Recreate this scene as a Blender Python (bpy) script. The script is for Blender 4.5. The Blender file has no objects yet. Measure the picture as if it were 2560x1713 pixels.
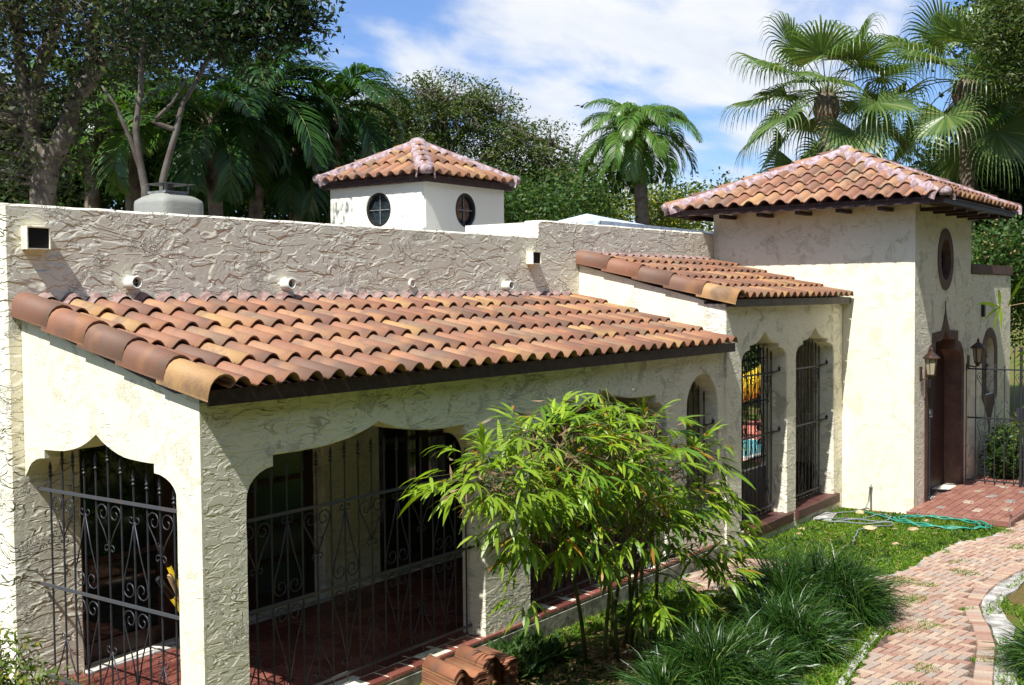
import bpy, bmesh, math, random
import numpy as np
from mathutils import Vector, Matrix, geometry, noise
random.seed(7); np.random.seed(7)
R = math.radians
sc = bpy.context.scene
col = sc.collection
# ---------------------------------------------------------------- camera
F, PX, PY = 2836.0, 1280.0, 856.5
CAM = Vector((-4.8167, -6.0952, 3.1))
_r = lambda x, y: Vector((x - PX, y - PY, F))
_U = _r(3356, 720).normalized()
_V = _r(-2600, 775).normalized(); _V = (_V - _U * _V.dot(_U)).normalized()
_Z = -(_U.cross(_V)); _Z = _Z if _Z.y < 0 else -_Z
W3 = Matrix((_U, _V, _Z))                      # camera axes -> world axes
cam = bpy.data.cameras.new('camera'); camo = bpy.data.objects.new('camera', cam); col.objects.link(camo)
cam.sensor_width = 36; cam.lens = 36 * F / 2560; cam.clip_end = 3000; cam.clip_start = .05
m = Matrix((W3 @ Vector((1, 0, 0)), W3 @ Vector((0, -1, 0)), W3 @ Vector((0, 0, -1)))).transposed()
camo.matrix_world = Matrix.Translation(CAM) @ m.to_4x4()
sc.camera = camo
def hit(px, py, ax, val):
    d = W3 @ _r(px, py); return CAM + d * ((val - CAM[ax]) / d[ax])
def far(px, py, dist):
    d = W3 @ _r(px, py); return CAM + d * (dist / math.hypot(d.x, d.y))
def proj(p):
    c = W3.transposed() @ (Vector(p) - CAM); return PX + F * c.x / c.z, PY + F * c.y / c.z, c.z
# ---------------------------------------------------------------- light
SUN = Vector((-1, -.15, 1.45)).normalized()    # towards the sun
sl = bpy.data.lights.new('sun', 'SUN'); sl.energy = 5; sl.angle = R(.5); sl.color = (1, .98, .94)
so = bpy.data.objects.new('sun', sl); col.objects.link(so); so.rotation_euler = SUN.to_track_quat('Z', 'Y').to_euler()
w = bpy.data.worlds.new('World'); sc.world = w; w.use_nodes = True
nt = w.node_tree; nd = nt.nodes; lk = nt.links
bg = nd['Background']; bg.inputs[1].default_value = .1
sky = nd.new('ShaderNodeTexSky'); sky.sky_type = 'NISHITA'; sky.sun_disc = False
sky.sun_elevation = math.asin(SUN.z); sky.sun_rotation = math.atan2(SUN.x, SUN.y); sky.air_density = 1.0; sky.dust_density = .6; sky.ozone_density = 1.5
tc = nd.new('ShaderNodeTexCoord'); sp = nd.new('ShaderNodeSeparateXYZ'); lk.new(tc.outputs['Generated'], sp.inputs[0])
def wm(op, a, b=None, c=None, clamp=False):
    n = nd.new('ShaderNodeMath'); n.operation = op; n.use_clamp = clamp
    for i, v in enumerate((a, b, c)):
        if v is None: continue
        if isinstance(v, (int, float)): n.inputs[i].default_value = v
        else: lk.new(v, n.inputs[i])
    return n.outputs[0]
zz = wm('ADD', wm('MAXIMUM', sp.outputs[2], 0), .22)
cx = nd.new('ShaderNodeCombineXYZ'); lk.new(wm('DIVIDE', sp.outputs[0], zz), cx.inputs[0]); lk.new(wm('DIVIDE', sp.outputs[1], zz), cx.inputs[1])
mp = nd.new('ShaderNodeMapping'); lk.new(cx.outputs[0], mp.inputs[0]); mp.inputs['Rotation'].default_value = (0, 0, R(-60)); mp.inputs['Scale'].default_value = (1.0, 1.6, 1); mp.inputs['Location'].default_value = (7.9, 2.5, 0)
def wn(scale, detail, rough, dist, vec):
    n = nd.new('ShaderNodeTexNoise'); n.inputs['Scale'].default_value = scale; n.inputs['Detail'].default_value = detail
    n.inputs['Roughness'].default_value = rough; n.inputs['Distortion'].default_value = dist; lk.new(vec, n.inputs['Vector']); return n.outputs[0]
big = wn(.9, 4, .5, .3, mp.outputs[0]); fine = wn(3.4, 6, .55, .2, mp.outputs[0])
cl = wm('ADD', wm('MULTIPLY', big, .72), wm('MULTIPLY', fine, .28))
mr = nd.new('ShaderNodeMapRange'); mr.interpolation_type = 'SMOOTHSTEP'; lk.new(cl, mr.inputs[0]); mr.inputs[1].default_value = .475; mr.inputs[2].default_value = .60
mr.inputs[3].default_value = .04; mr.inputs[4].default_value = .95
mix = nd.new('ShaderNodeMix'); mix.data_type = 'RGBA'; lk.new(mr.outputs[0], mix.inputs[0])
gm = nd.new('ShaderNodeMix'); gm.data_type = 'RGBA'; gm.blend_type = 'MULTIPLY'; gm.inputs[0].default_value = 1
lk.new(sky.outputs[0], gm.inputs[6]); gm.inputs[7].default_value = (.62, .80, 1.12, 1)
lk.new(gm.outputs[2], mix.inputs[6]); cr = nd.new('ShaderNodeMix'); cr.data_type = 'RGBA'; lk.new(wm('MULTIPLY_ADD', wn(2.2, 6, .6, .3, mp.outputs[0]), 2.6, -.8, True), cr.inputs[0]); cr.inputs[6].default_value = (5.2, 5.6, 6.2, 1); cr.inputs[7].default_value = (6.9, 6.95, 7.05, 1); lk.new(cr.outputs[2], mix.inputs[7])
lk.new(mix.outputs[2], bg.inputs[0])
sc.view_settings.view_transform = 'Standard'; sc.view_settings.look = 'None'; sc.view_settings.exposure = .6; sc.view_settings.gamma = 1; sc.view_settings.use_curve_mapping = False
# ---------------------------------------------------------------- materials
def srgb(r, g, b):
    f = lambda c: (c / 255 / 12.92) if c <= 10 else ((c / 255 + .055) / 1.055) ** 2.4
    return (f(r), f(g), f(b), 1)
class Mat:
    def __init__(s, name, color=(.5, .5, .5, 1), rough=.7, spec=.3, metal=0):
        s.m = bpy.data.materials.new(name); s.m.use_nodes = True; s.n = s.m.node_tree.nodes; s.l = s.m.node_tree.links
        s.b = s.n['Principled BSDF']; s.b.inputs['Roughness'].default_value = rough; s.b.inputs['Metallic'].default_value = metal
        s.b.inputs['Specular IOR Level'].default_value = spec; s.b.inputs['Base Color'].default_value = tuple(color[:3]) + (1,)
    def _in(s, sock, v):
        if hasattr(v, 'type') and hasattr(v, 'is_output'): s.l.new(v, sock)
        else:
            try: sock.default_value = v
            except Exception: sock.default_value = tuple(v[:3])
    def coord(s, kind='Object', scale=(1, 1, 1), rot=(0, 0, 0)):
        t = s.n.new('ShaderNodeTexCoord'); mpn = s.n.new('ShaderNodeMapping'); s.l.new(t.outputs[kind], mpn.inputs[0])
        mpn.inputs['Scale'].default_value = scale; mpn.inputs['Rotation'].default_value = rot; return mpn.outputs[0]
    def noise(s, vec, scale=5, detail=4, rough=.5, dist=0, out=0):
        n = s.n.new('ShaderNodeTexNoise'); s.l.new(vec, n.inputs['Vector']); n.inputs['Scale'].default_value = scale; n.inputs['Detail'].default_value = detail
        n.inputs['Roughness'].default_value = rough; n.inputs['Distortion'].default_value = dist; return n.outputs[out]
    def vor(s, vec, scale=5, feature='F1', out='Distance'):
        n = s.n.new('ShaderNodeTexVoronoi'); s.l.new(vec, n.inputs['Vector']); n.feature = feature; n.inputs['Scale'].default_value = scale; return n.outputs[out]
    def math(s, op, a, b=0, clamp=False):
        n = s.n.new('ShaderNodeMath'); n.operation = op; n.use_clamp = clamp; s._in(n.inputs[0], a); s._in(n.inputs[1], b); return n.outputs[0]
    def rng(s, v, a, b, c=0, d=1, smooth=True):
        n = s.n.new('ShaderNodeMapRange'); n.interpolation_type = 'SMOOTHSTEP' if smooth else 'LINEAR'; s.l.new(v, n.inputs[0])
        for i, x in enumerate((a, b, c, d)): n.inputs[i + 1].default_value = x
        return n.outputs[0]
    def mix(s, f, a, b, mode='MIX'):
        n = s.n.new('ShaderNodeMix'); n.data_type = 'RGBA'; n.blend_type = mode; s._in(n.inputs[0], f); s._in(n.inputs[6], a); s._in(n.inputs[7], b); return n.outputs[2]
    def ramp(s, f, stops):
        n = s.n.new('ShaderNodeValToRGB'); s.l.new(f, n.inputs[0]); e = n.color_ramp.elements
        while len(e) < len(stops): e.new(.5)
        for el, (p, c) in zip(e, stops): el.position = p; el.color = tuple(c[:3]) + (1,)
        return n.outputs[0]
    def col(s, v): s._in(s.b.inputs['Base Color'], v); return s
    def bump(s, h, dist=.01, strength=1):
        n = s.n.new('ShaderNodeBump'); s.l.new(h, n.inputs['Height']); n.inputs['Distance'].default_value = dist; n.inputs['Strength'].default_value = strength
        s.l.new(n.outputs[0], s.b.inputs['Normal']); return s
M = {}
def stucco(name, base, dist, ridge, fine_s=38, rough=.62, warm=(1.03, 1.0, .93), ks=1.0, plate=.5, crumb=.5, cov=0.0):
    q = Mat(name, rough=rough, spec=.35)
    c = q.coord(scale=(ks,) * 3); cs = q.coord(rot=(0, R(38), 0), scale=(ks, ks, ks * 2.6)); cs2 = q.coord(rot=(0, R(70), 0), scale=(ks * .9, ks, ks * 2.4))
    n2 = q.noise(cs, 3.2, 2, .5, 1.1); n5 = q.noise(cs2, 4.6, 2, .5, 1.6); n4 = q.noise(c, 13, 3, .6, 2.6); n3 = q.noise(c, fine_s, 4, .65, .6)
    line = lambda v, o, w_: q.rng(q.math('ABSOLUTE', q.math('SUBTRACT', v, o)), .0, w_, 1, 0)
    m1 = q.rng(q.noise(c, 2.1, 2, .5, .5), .55 - cov, .61 - cov); m2 = q.rng(q.noise(c, 3.3, 2, .5, 1), .56 - cov, .62 - cov); m3 = q.rng(q.noise(c, 3.0, 3, .6, .8), .52 - cov, .62 - cov)
    h = q.math('MULTIPLY', q.math('MULTIPLY', line(n2, .5, .034), m1), .9 * ridge)
    h = q.math('ADD', h, q.math('MULTIPLY', q.math('MULTIPLY', line(n5, .47, .036), m2), .75 * ridge))
    h = q.math('ADD', h, q.math('MULTIPLY', q.math('MULTIPLY', line(n4, .5, .07), m3), crumb * ridge))
    h = q.math('ADD', h, q.math('MULTIPLY', q.math('MULTIPLY', q.rng(n3, .52, .68), m3), .5 * crumb * ridge))
    h = q.math('ADD', h, q.math('MULTIPLY', q.math('ADD', q.rng(n2, .48, .53), q.rng(n5, .44, .495)), plate * .5 * ridge))
    h = q.math('ADD', h, q.math('MULTIPLY', n3, .12))
    dirt = q.rng(q.noise(q.coord(scale=(1, 1, .35)), 1.7, 5, .6, .3), .35, .75, 0, .6); streak = q.rng(q.noise(q.coord(scale=(9, 9, .5)), 1.3, 4, .6), .60, .80, 0, .14)
    k = q.mix(dirt, base, [a * b * .93 for a, b in zip(base, warm)] + [1]); k = q.mix(streak, k, [a * .62 for a in base[:3]] + [1])
    q.col(k); q.bump(h, dist); M[name] = q.m
CREAM = (.86, .81, .64, 1)
stucco('stucco_rough', (.86, .82, .67, 1), .027, 1.1, ks=.66, plate=.8, cov=-.05, crumb=.45)
stucco('stucco', CREAM, .017, 1.0, ks=1.15, cov=-.02)
stucco('stucco_smooth', (.84, .79, .61, 1), .0085, .40, 44, ks=1.5, crumb=.8, plate=.1)
stucco('stucco_white', (.80, .79, .70, 1), .002, .5, 60)
stucco('stucco_shaded', (.26, .265, .235, 1), .004, .5, 30)  # pale chimney stucco darkened, tree shade put into its colour
q = Mat('tile_clay', rough=.62, spec=.35)
oi = q.n.new('ShaderNodeObjectInfo'); c = q.coord()
vo = q.n.new('ShaderNodeVectorMath'); vo.operation = 'ADD'; q.l.new(c, vo.inputs[0])
rv = q.n.new('ShaderNodeCombineXYZ'); q.l.new(q.math('MULTIPLY', oi.outputs['Random'], 37), rv.inputs[0]); q.l.new(q.math('MULTIPLY', oi.outputs['Random'], 91), rv.inputs[1]); q.l.new(rv.outputs[0], vo.inputs[1])
c = vo.outputs[0]
nb = q.noise(c, 4.2, 3, .55, .4); nf = q.noise(c, 55, 4, .65)
k = q.mix(q.rng(nb, .47, .70), oi.outputs['Color'], q.mix(.75, oi.outputs['Color'], srgb(104, 84, 76)))
k = q.mix(q.rng(q.noise(c, 3.1, 2, .5), .5, .7, 0, .6), k, q.mix(.6, k, srgb(205, 145, 90)))
k = q.mix(q.rng(nf, .3, .75, 0, .25), k, srgb(95, 66, 56))
k = q.mix(q.rng(q.noise(c, 23, 3, .7, 1), .66, .76, 0, .5), k, srgb(60, 52, 50))
k = q.mix(.24, k, srgb(132, 108, 78)); q.col(k).bump(nf, .002); M['tile'] = q.m
def simple(name, c1, c2=None, rough=.7, spec=.3, scale=20, bump=0, metal=0, space='Object', lo=.35, hi=.65, bscale=None):
    q = Mat(name, c1, rough, spec, metal)
    if c2 is not None or bump:
        c = q.coord(space)
        n = q.noise(c, scale, 5, .6)
        if c2 is not None: q.col(q.mix(q.rng(n, lo, hi), c1, c2))
        if bump: q.bump(q.noise(c, bscale or scale * 2, 4, .6), bump)
    M[name] = q.m; return q
simple('mortar', srgb(176, 160, 164), srgb(134, 108, 106), .9, .2, 14, .010)
simple('mortar_dull', srgb(150, 128, 122), srgb(112, 88, 82), .9, .2, 14, .010)
simple('wood_dark', (.035, .018, .016, 1), (.06, .032, .028, 1), .55, .3, 12, .002)
simple('fascia_grey', (.12, .10, .085, 1), (.07, .055, .048, 1), .6, .3, 9, .002)
q = simple('iron', (.018, .019, .024, 1), (.030, .031, .038, 1), .42, .55, 30, .0008)
simple('iron_rust', (.06, .063, .072, 1), (.13, .075, .055, 1), .6, .4, 3.3, .001, lo=.5, hi=.75)
simple('brown_trim', srgb(112, 88, 78), srgb(92, 72, 66), .75, .25, 6, .002)
simple('sill_brown', srgb(88, 52, 46), srgb(66, 40, 38), .55, .4, 8, .003)
def objcol(name, dark, rough=.75, scale=24, amt=.5, bump=.002, spec=.3):
    q = Mat(name, rough=rough, spec=spec); oi = q.n.new('ShaderNodeObjectInfo'); c = q.coord()
    q.col(q.mix(q.rng(q.noise(c, scale, 5, .65), .35, .75, 0, amt), oi.outputs['Color'], dark)).bump(q.noise(c, scale * 2, 4, .6), bump); M[name] = q.m
objcol('floor_tile', srgb(92, 44, 36), .45, 10, .6, .001, .5)
objcol('brick', srgb(120, 92, 80), .85, 18, .55, .004)
objcol('leaf_obj', srgb(40, 70, 20), .45, 6, .3, .0, .45)
simple('grout', srgb(112, 94, 82), srgb(74, 64, 54), .95, .1, 12, .004)
simple('concrete', srgb(186, 182, 176), srgb(128, 124, 116), .9, .2, 6, .006)
simple('shade_black', (.012, .012, .012, 1), None, .8)  # near-black colour standing for shade in the openings and the closed room
simple('white_trim', (.62, .60, .56, 1), (.45, .42, .38, 1), .6, .3, 8)
simple('metal_grey', (.22, .23, .23, 1), (.12, .12, .12, 1), .5, .5, 10)
simple('canvas', srgb(196, 206, 220), srgb(160, 172, 190), .8, .2, 3, .004)
simple('hose_green', (.02, .20, .13, 1), (.03, .28, .2, 1), .4, .5, 8)
simple('hose_grey', (.12, .15, .16, 1), (.2, .22, .22, 1), .5, .4, 8)
simple('yellow_paint', (.75, .52, .02, 1), (.62, .40, .02, 1), .45, .4, 6)
simple('black_rubber', (.02, .02, .02, 1), None, .5)
simple('wood_pale', (.45, .30, .15, 1), (.3, .18, .09, 1), .6, .3, 12)
simple('stone', srgb(205, 180, 140), srgb(150, 125, 95), .9, .2, 14, .01)
simple('bronze', (.10, .055, .035, 1), (.05, .03, .022, 1), .4, .5, 14, 0, .6)
simple('water', (.05, .36, .42, 1), (.08, .5, .55, 1), .06, .6, 2, .02)
simple('pink_deck', srgb(206, 132, 112), srgb(170, 100, 86), .85, .2, 2)
simple('weathered_plank', srgb(150, 148, 132), srgb(96, 100, 84), .85, .2, 9, .004)
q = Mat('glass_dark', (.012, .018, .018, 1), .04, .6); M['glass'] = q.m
q = Mat('glass_green', (.045, .075, .068, 1), .12, .5); M['glass_green'] = q.m
q = Mat('lamp_glass', (.35, .30, .20, 1), .25, .5); M['lamp_glass'] = q.m
def leafm(name, c1, c2, c3=None, rough=.5, tr=.35, spec=.35, p3=.06):
    q = Mat(name, rough=rough, spec=spec); g = q.n.new('ShaderNodeNewGeometry'); rnd = g.outputs['Random Per Island']
    k = q.ramp(rnd, [(0, c1), (1 - p3 - .02 if c3 else 1, c2)] + ([(1 - p3, c3)] if c3 else []))
    c = q.coord(); k = q.mix(q.rng(q.noise(c, .9, 3, .5), .35, .65, 0, .45), k, q.mix(1, k, (.55, .6, .5, 1), 'MULTIPLY'))
    q.col(k)
    t = q.n.new('ShaderNodeBsdfTranslucent'); q.l.new(q.mix(1, k, (1.2, 1.25, .5, 1), 'MULTIPLY'), t.inputs[0])
    mx = q.n.new('ShaderNodeMixShader'); mx.inputs[0].default_value = tr; q.l.new(q.b.outputs[0], mx.inputs[1]); q.l.new(t.outputs[0], mx.inputs[2])
    q.l.new(mx.outputs[0], q.n['Material Output'].inputs[0]); M[name] = q.m
leafm('leaf_dark', (.010, .026, .008), (.035, .075, .018), (.09, .12, .02))
leafm('leaf_mid', (.028, .07, .014), (.075, .15, .03), (.16, .20, .03))
leafm('leaf_grey', (.025, .04, .013), (.085, .11, .035), (.16, .15, .06))
leafm('leaf_yellow', (.06, .11, .012), (.17, .24, .03), (.35, .32, .03), p3=.15)
leafm('leaf_fern', (.04, .075, .012), (.12, .17, .03), (.16, .14, .06))
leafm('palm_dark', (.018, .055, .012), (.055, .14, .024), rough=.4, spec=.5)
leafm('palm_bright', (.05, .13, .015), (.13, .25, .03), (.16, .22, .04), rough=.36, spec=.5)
leafm('fan_leaf', (.07, .13, .03), (.17, .25, .065), (.26, .28, .09), rough=.38, spec=.5, tr=.3)
leafm('bamboo_leaf', (.09, .22, .015), (.36, .49, .03), (.45, .20, .02), rough=.4, spec=.45, tr=.4, p3=.05)
leafm('tuft_leaf', (.012, .040, .006), (.045, .115, .014), (.13, .19, .035), rough=.38, spec=.45, tr=.2, p3=.07)
leafm('grass_blade', (.07, .17, .012), (.20, .34, .025), (.36, .36, .06), tr=.4, p3=.08)
leafm('dry_leaf', (.22, .13, .06), (.45, .30, .16), (.12, .07, .04), tr=.1, p3=.3)
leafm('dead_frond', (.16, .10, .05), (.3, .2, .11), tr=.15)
simple('bark', (.085, .068, .052, 1), (.20, .17, .13, 1), .9, .2, 7, .02)
simple('bark_pale', (.22, .19, .15, 1), (.10, .08, .065, 1), .9, .2, 5, .01)
simple('bark_red', (.07, .05, .038, 1), (.12, .11, .09, 1), .7, .3, 4, .006)
simple('palm_bark', (.14, .10, .07, 1), (.24, .19, .14, 1), .9, .2, 9, .02)
simple('cane', (.12, .15, .035, 1), (.06, .06, .02, 1), .5, .3, 6)
q = Mat('ground', rough=.95, spec=.15); c = q.coord()
k = q.mix(q.rng(q.noise(c, 1.1, 5, .6, .4), .42, .6), srgb(96, 112, 40), srgb(118, 96, 62)); k = q.mix(q.rng(q.noise(c, 28, 5, .7), .35, .7, 0, .6), k, srgb(60, 74, 24))
q.col(k).bump(q.noise(c, 22, 6, .7), .03); M['ground'] = q.m
# ---------------------------------------------------------------- helpers
def tag(o, label=None, cat=None, group=None, kind=None):
    if label: o['label'] = label
    if cat: o['category'] = cat
    if group: o['group'] = group
    if kind: o['kind'] = kind
    return o
def empty(name, loc=(0, 0, 0), label=None, cat=None, group=None, kind=None):
    o = bpy.data.objects.new(name, None); col.objects.link(o); o.location = loc; return tag(o, label, cat, group, kind)
class MB:
    def __init__(s): s.v = []; s.f = []
    def add(s, v, f):
        n = len(s.v); s.v += [tuple(p) for p in v]; s.f += [tuple(n + i for i in q) for q in f]; return s
    def box(s, x0, x1, y0, y1, z0, z1, mat=None):
        v = [Vector((x, y, z)) for x in (x0, x1) for y in (y0, y1) for z in (z0, z1)]
        if mat: v = [mat @ p for p in v]
        return s.add(v, [(0, 1, 3, 2), (4, 6, 7, 5), (0, 4, 5, 1), (2, 3, 7, 6), (0, 2, 6, 4), (1, 5, 7, 3)])
    def tube(s, pts, rad, n=6, caps=True):
        pts = [Vector(p) for p in pts]; L = len(pts)
        if not isinstance(rad, (list, tuple)): rad = [rad] * L
        up = None; rings = []
        for i, p in enumerate(pts):
            t = (pts[min(i + 1, L - 1)] - pts[max(i - 1, 0)]).normalized()
            if up is None: up = t.orthogonal().normalized()
            a = (up - t * up.dot(t)); a = a.normalized() if a.length > 1e-5 else t.orthogonal().normalized(); up = a; b = t.cross(a)
            rings.append([p + (a * math.cos(2 * math.pi * k / n) + b * math.sin(2 * math.pi * k / n)) * rad[i] for k in range(n)])
        v = [p for r in rings for p in r]; f = []
        for i in range(L - 1):
            for k in range(n): f.append((i * n + k, i * n + (k + 1) % n, (i + 1) * n + (k + 1) % n, (i + 1) * n + k))
        if caps: f += [tuple(range(n))[::-1], tuple((L - 1) * n + k for k in range(n))]
        return s.add(v, f)
    def lathe(s, prof, n=12, loc=(0, 0, 0), mat=None):
        v = []; f = []; L = len(prof)
        for r, z in prof:
            for k in range(n):
                p = Vector((r * math.cos(2 * math.pi * k / n), r * math.sin(2 * math.pi * k / n), z)); v.append((mat @ p if mat else p) + Vector(loc))
        for i in range(L - 1):
            for k in range(n): f.append((i * n + k, i * n + (k + 1) % n, (i + 1) * n + (k + 1) % n, (i + 1) * n + k))
        f += [tuple(range(n))[::-1], tuple((L - 1) * n + k for k in range(n))]
        return s.add(v, f)
    def mesh(s, name, mat, smooth=False):
        me = bpy.data.meshes.new(name); me.from_pydata(s.v, [], s.f); me.materials.append(M[mat])
        if smooth: me.polygons.foreach_set('use_smooth', [True] * len(me.polygons))
        me.update(); return me
    def build(s, name, mat, parent=None, smooth=False, **t):
        return place(name, s.mesh(name, mat, smooth), parent, **t)
def place(name, me, parent=None, mw=None, color=None, **t):
    o = bpy.data.objects.new(name, me); col.objects.link(o)
    if mw is not None: o.matrix_world = mw
    if parent: o.parent = parent; o.matrix_parent_inverse = PINV.setdefault(parent.name, mat_inv(parent))
    if color: o.color = color
    return tag(o, **t)
PINV = {}
def mat_inv(p):
    mw = Matrix.Identity(4)
    while p: mw = (p.matrix_basis if not p.parent else p.matrix_parent_inverse @ p.matrix_basis) @ mw; p = p.parent
    return mw.inverted()
def quads(name, V, mat, parent=None, smooth=True, k=4, **t):
    """V: (n, k, 3) numpy array, one polygon per row"""
    n = len(V); me = bpy.data.meshes.new(name); me.vertices.add(n * k); me.vertices.foreach_set('co', V.reshape(-1).astype(np.float32))
    me.loops.add(n * k); me.loops.foreach_set('vertex_index', np.arange(n * k, dtype=np.int32)); me.polygons.add(n)
    me.polygons.foreach_set('loop_start', np.arange(n, dtype=np.int32) * k); me.materials.append(M[mat]); me.update(calc_edges=True); me.validate()
    return place(name, me, parent, **t)
def strips(name, P, W, mat, parent=None, **t):
    """P: (n, m, 3) centre lines, W: (n, m, 3) half-width vectors; one connected ribbon per row"""
    n, m_, _ = P.shape; V = np.stack([P - W, P + W], axis=2).reshape(n, m_ * 2, 3)
    fi = np.array([[2 * i, 2 * i + 1, 2 * i + 3, 2 * i + 2] for i in range(m_ - 1)]); Fa = (np.arange(n)[:, None, None] * (2 * m_) + fi[None]).reshape(-1, 4)
    me = bpy.data.meshes.new(name); me.vertices.add(n * m_ * 2); me.vertices.foreach_set('co', V.reshape(-1).astype(np.float32))
    me.loops.add(Fa.size); me.loops.foreach_set('vertex_index', Fa.reshape(-1).astype(np.int32)); me.polygons.add(len(Fa)); me.polygons.foreach_set('loop_start', np.arange(len(Fa), dtype=np.int32) * 4)
    me.materials.append(M[mat]); me.update(calc_edges=True); me.validate()
    return place(name, me, parent, **t)
def unit(a): return a / np.maximum(np.linalg.norm(a, axis=-1, keepdims=True), 1e-6)
# walls from 2-D outlines -------------------------------------------------
def densify(lp, step=.07, amp=.0):
    out = []
    for i, a in enumerate(lp):
        b = lp[(i + 1) % len(lp)]; d = math.dist(a, b); n = max(1, int(d / step)) if amp else 1
        for k in range(n):
            t = k / n; u, z = a[0] + (b[0] - a[0]) * t, a[1] + (b[1] - a[1]) * t
            if amp: v = noise.noise_vector(Vector((u * 6.1, z * 6.1, amp * 900))); u += v.x * amp; z += v.y * amp
            out.append((u, z))
    return out
def inset(lp, c, hole):
    n = len(lp); A = sum(lp[i][0] * lp[(i + 1) % n][1] - lp[(i + 1) % n][0] * lp[i][1] for i in range(n)); s = 1 if A > 0 else -1
    if hole: s = -s
    out = []
    for i in range(n):
        p, a, b = Vector(lp[i - 1]), Vector(lp[i]), Vector(lp[(i + 1) % n]); e1 = (a - p).normalized(); e2 = (b - a).normalized()
        nn = Vector((-e1.y, e1.x)) + Vector((-e2.y, e2.x)); nn = nn.normalized() if nn.length > .05 else Vector((-e1.y, e1.x)); k = max(.5, nn.dot(Vector((-e1.y, e1.x))))
        out.append(tuple(a + nn * (s * c / k)))
    return out
def wall(mb, outer, holes, ax, pos, th, amp=.004, cham=.012, ocham=True, step=.07):
    """extrude an outline with holes; ax 'Y': front at y=pos and back at pos+th, u=x; ax 'X' likewise with u=y"""
    P3 = (lambda u, z, d: (u, pos + d, z)) if ax == 'Y' else (lambda u, z, d: (pos + d, u, z))
    dd = math.copysign(1, th)
    loops = [densify(outer, step, amp)] + [densify(h, step, amp) for h in holes]
    fr = [inset(l, cham, i > 0) if cham and (i > 0 or ocham) else l for i, l in enumerate(loops)]
    for face_loops, d in ((fr, 0), (loops, th)):
        flat = [p for l in face_loops for p in l]
        bm = bmesh.new(); vs = [bm.verts.new((u, z, 0)) for u, z in flat]; k0 = 0
        for l in face_loops:
            for i in range(len(l)): bm.edges.new((vs[k0 + i], vs[k0 + (i + 1) % len(l)]))
            k0 += len(l)
        bm.verts.index_update(); bmesh.ops.triangle_fill(bm, use_beauty=True, use_dissolve=False, edges=bm.edges[:])
        mb.add([P3(u, z, d) for u, z in flat], [tuple(v.index for v in f.verts) for f in bm.faces]); bm.free()
    for i, l in enumerate(loops):
        n = len(l); ch = cham and (i > 0 or ocham)
        rings = [[P3(u, z, 0) for u, z in fr[i]]] + ([[P3(u, z, cham * dd) for u, z in l]] if ch else []) + [[P3(u, z, th) for u, z in l]]
        v = [p for r in rings for p in r]; f = []
        for r in range(len(rings) - 1):
            for k in range(n): f.append((r * n + k, r * n + (k + 1) % n, (r + 1) * n + (k + 1) % n, (r + 1) * n + k))
        mb.add(v, f)
    return mb
def fix(o):
    import bmesh
    b = bmesh.new(); b.from_mesh(o.data); bmesh.ops.remove_doubles(b, verts=b.verts, dist=.0004); bmesh.ops.recalc_face_normals(b, faces=b.faces); b.to_mesh(o.data); b.free(); return o
def ogee(c, hw, zb, spring, sh0, sh1, tip, sw, p=3.4, n=10, left=True, right=True):
    """outline of the moulded arch: jambs, quarter curves, small step, swept-up point; returns points left->right"""
    L = [(c - hw, zb)]; q = []
    for i in range(7):
        a = math.pi / 2 * i / 6; q.append((c - sw - (hw - sw) * math.cos(a), spring + (sh0 - spring) * math.sin(a)))
    L += q + [(c - sw, sh1)]
    for i in range(1, n):
        t = i / n; L.append((c - sw * (1 - t), sh1 + (tip - sh1) * t ** p))
    L.append((c, tip)); return L + [(2 * c - u, z) for u, z in L[-2::-1]]
def arc(c, z, rx, rz, a0=0, a1=360, n=28): return [(c + rx * math.cos(R(a0 + (a1 - a0) * i / n)), z + rz * math.sin(R(a0 + (a1 - a0) * i / n))) for i in range(n if a1 - a0 == 360 else n + 1)]
# ---------------------------------------------------------------- setting
g = MB(); N = 40
g.add([(-60, -60, -.155), (900, -60, -.155), (900, 900, -.155), (-60, 900, -.155)], [(0, 1, 2, 3)]).build('ground', 'ground', kind='structure')
# ---------------------------------------------------------------- roof tiles
PAL = [srgb(158, 108, 84)] * 4 + [srgb(144, 94, 74)] * 4 + [srgb(126, 84, 70)] * 3 + [srgb(172, 128, 96)] * 3 + [srgb(186, 146, 96)] * 2 + [srgb(142, 114, 92)] * 2 + [srgb(110, 78, 68)] * 2
PROF = [(-.112, .020), (-.098, .006), (-.078, .003), (-.058, .014), (-.036, .038), (-.010, .060), (.020, .070), (.048, .064), (.074, .044), (.092, .018), (.102, .002)]
def tile_mesh(name, prof, L, w=1.0, th=.010, taper=1.0, mat='tile'):
    v = []; n = len(prof)
    for y, k in ((0, 1), (L, taper)):
        for u, z in prof: v.append((u * w * k, y, z * k))
        for u, z in prof: v.append((u * w * k, y, z * k - th))
    f = []
    for i in range(n - 1):
        f += [(i, i + 1, 2 * n + i + 1, 2 * n + i), (n + i, 3 * n + i, 3 * n + i + 1, n + i + 1), (i, n + i, n + i + 1, i + 1)]
    f += [(0, 2 * n, 3 * n, n), (n - 1, 2 * n - 1, 4 * n - 1, 3 * n - 1)]
    mb = MB().add(v, f); me = mb.mesh(name, mat)
    me.polygons.foreach_set('use_smooth', [i % 3 == 0 or i % 3 == 1 for i in range(len(f) - 2)] + [False] * 2)
    return me
def frame(x, y, z, o): # columns = local axes
    mt = Matrix((x, y, z)).transposed().to_4x4(); mt.translation = o; return mt
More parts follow.
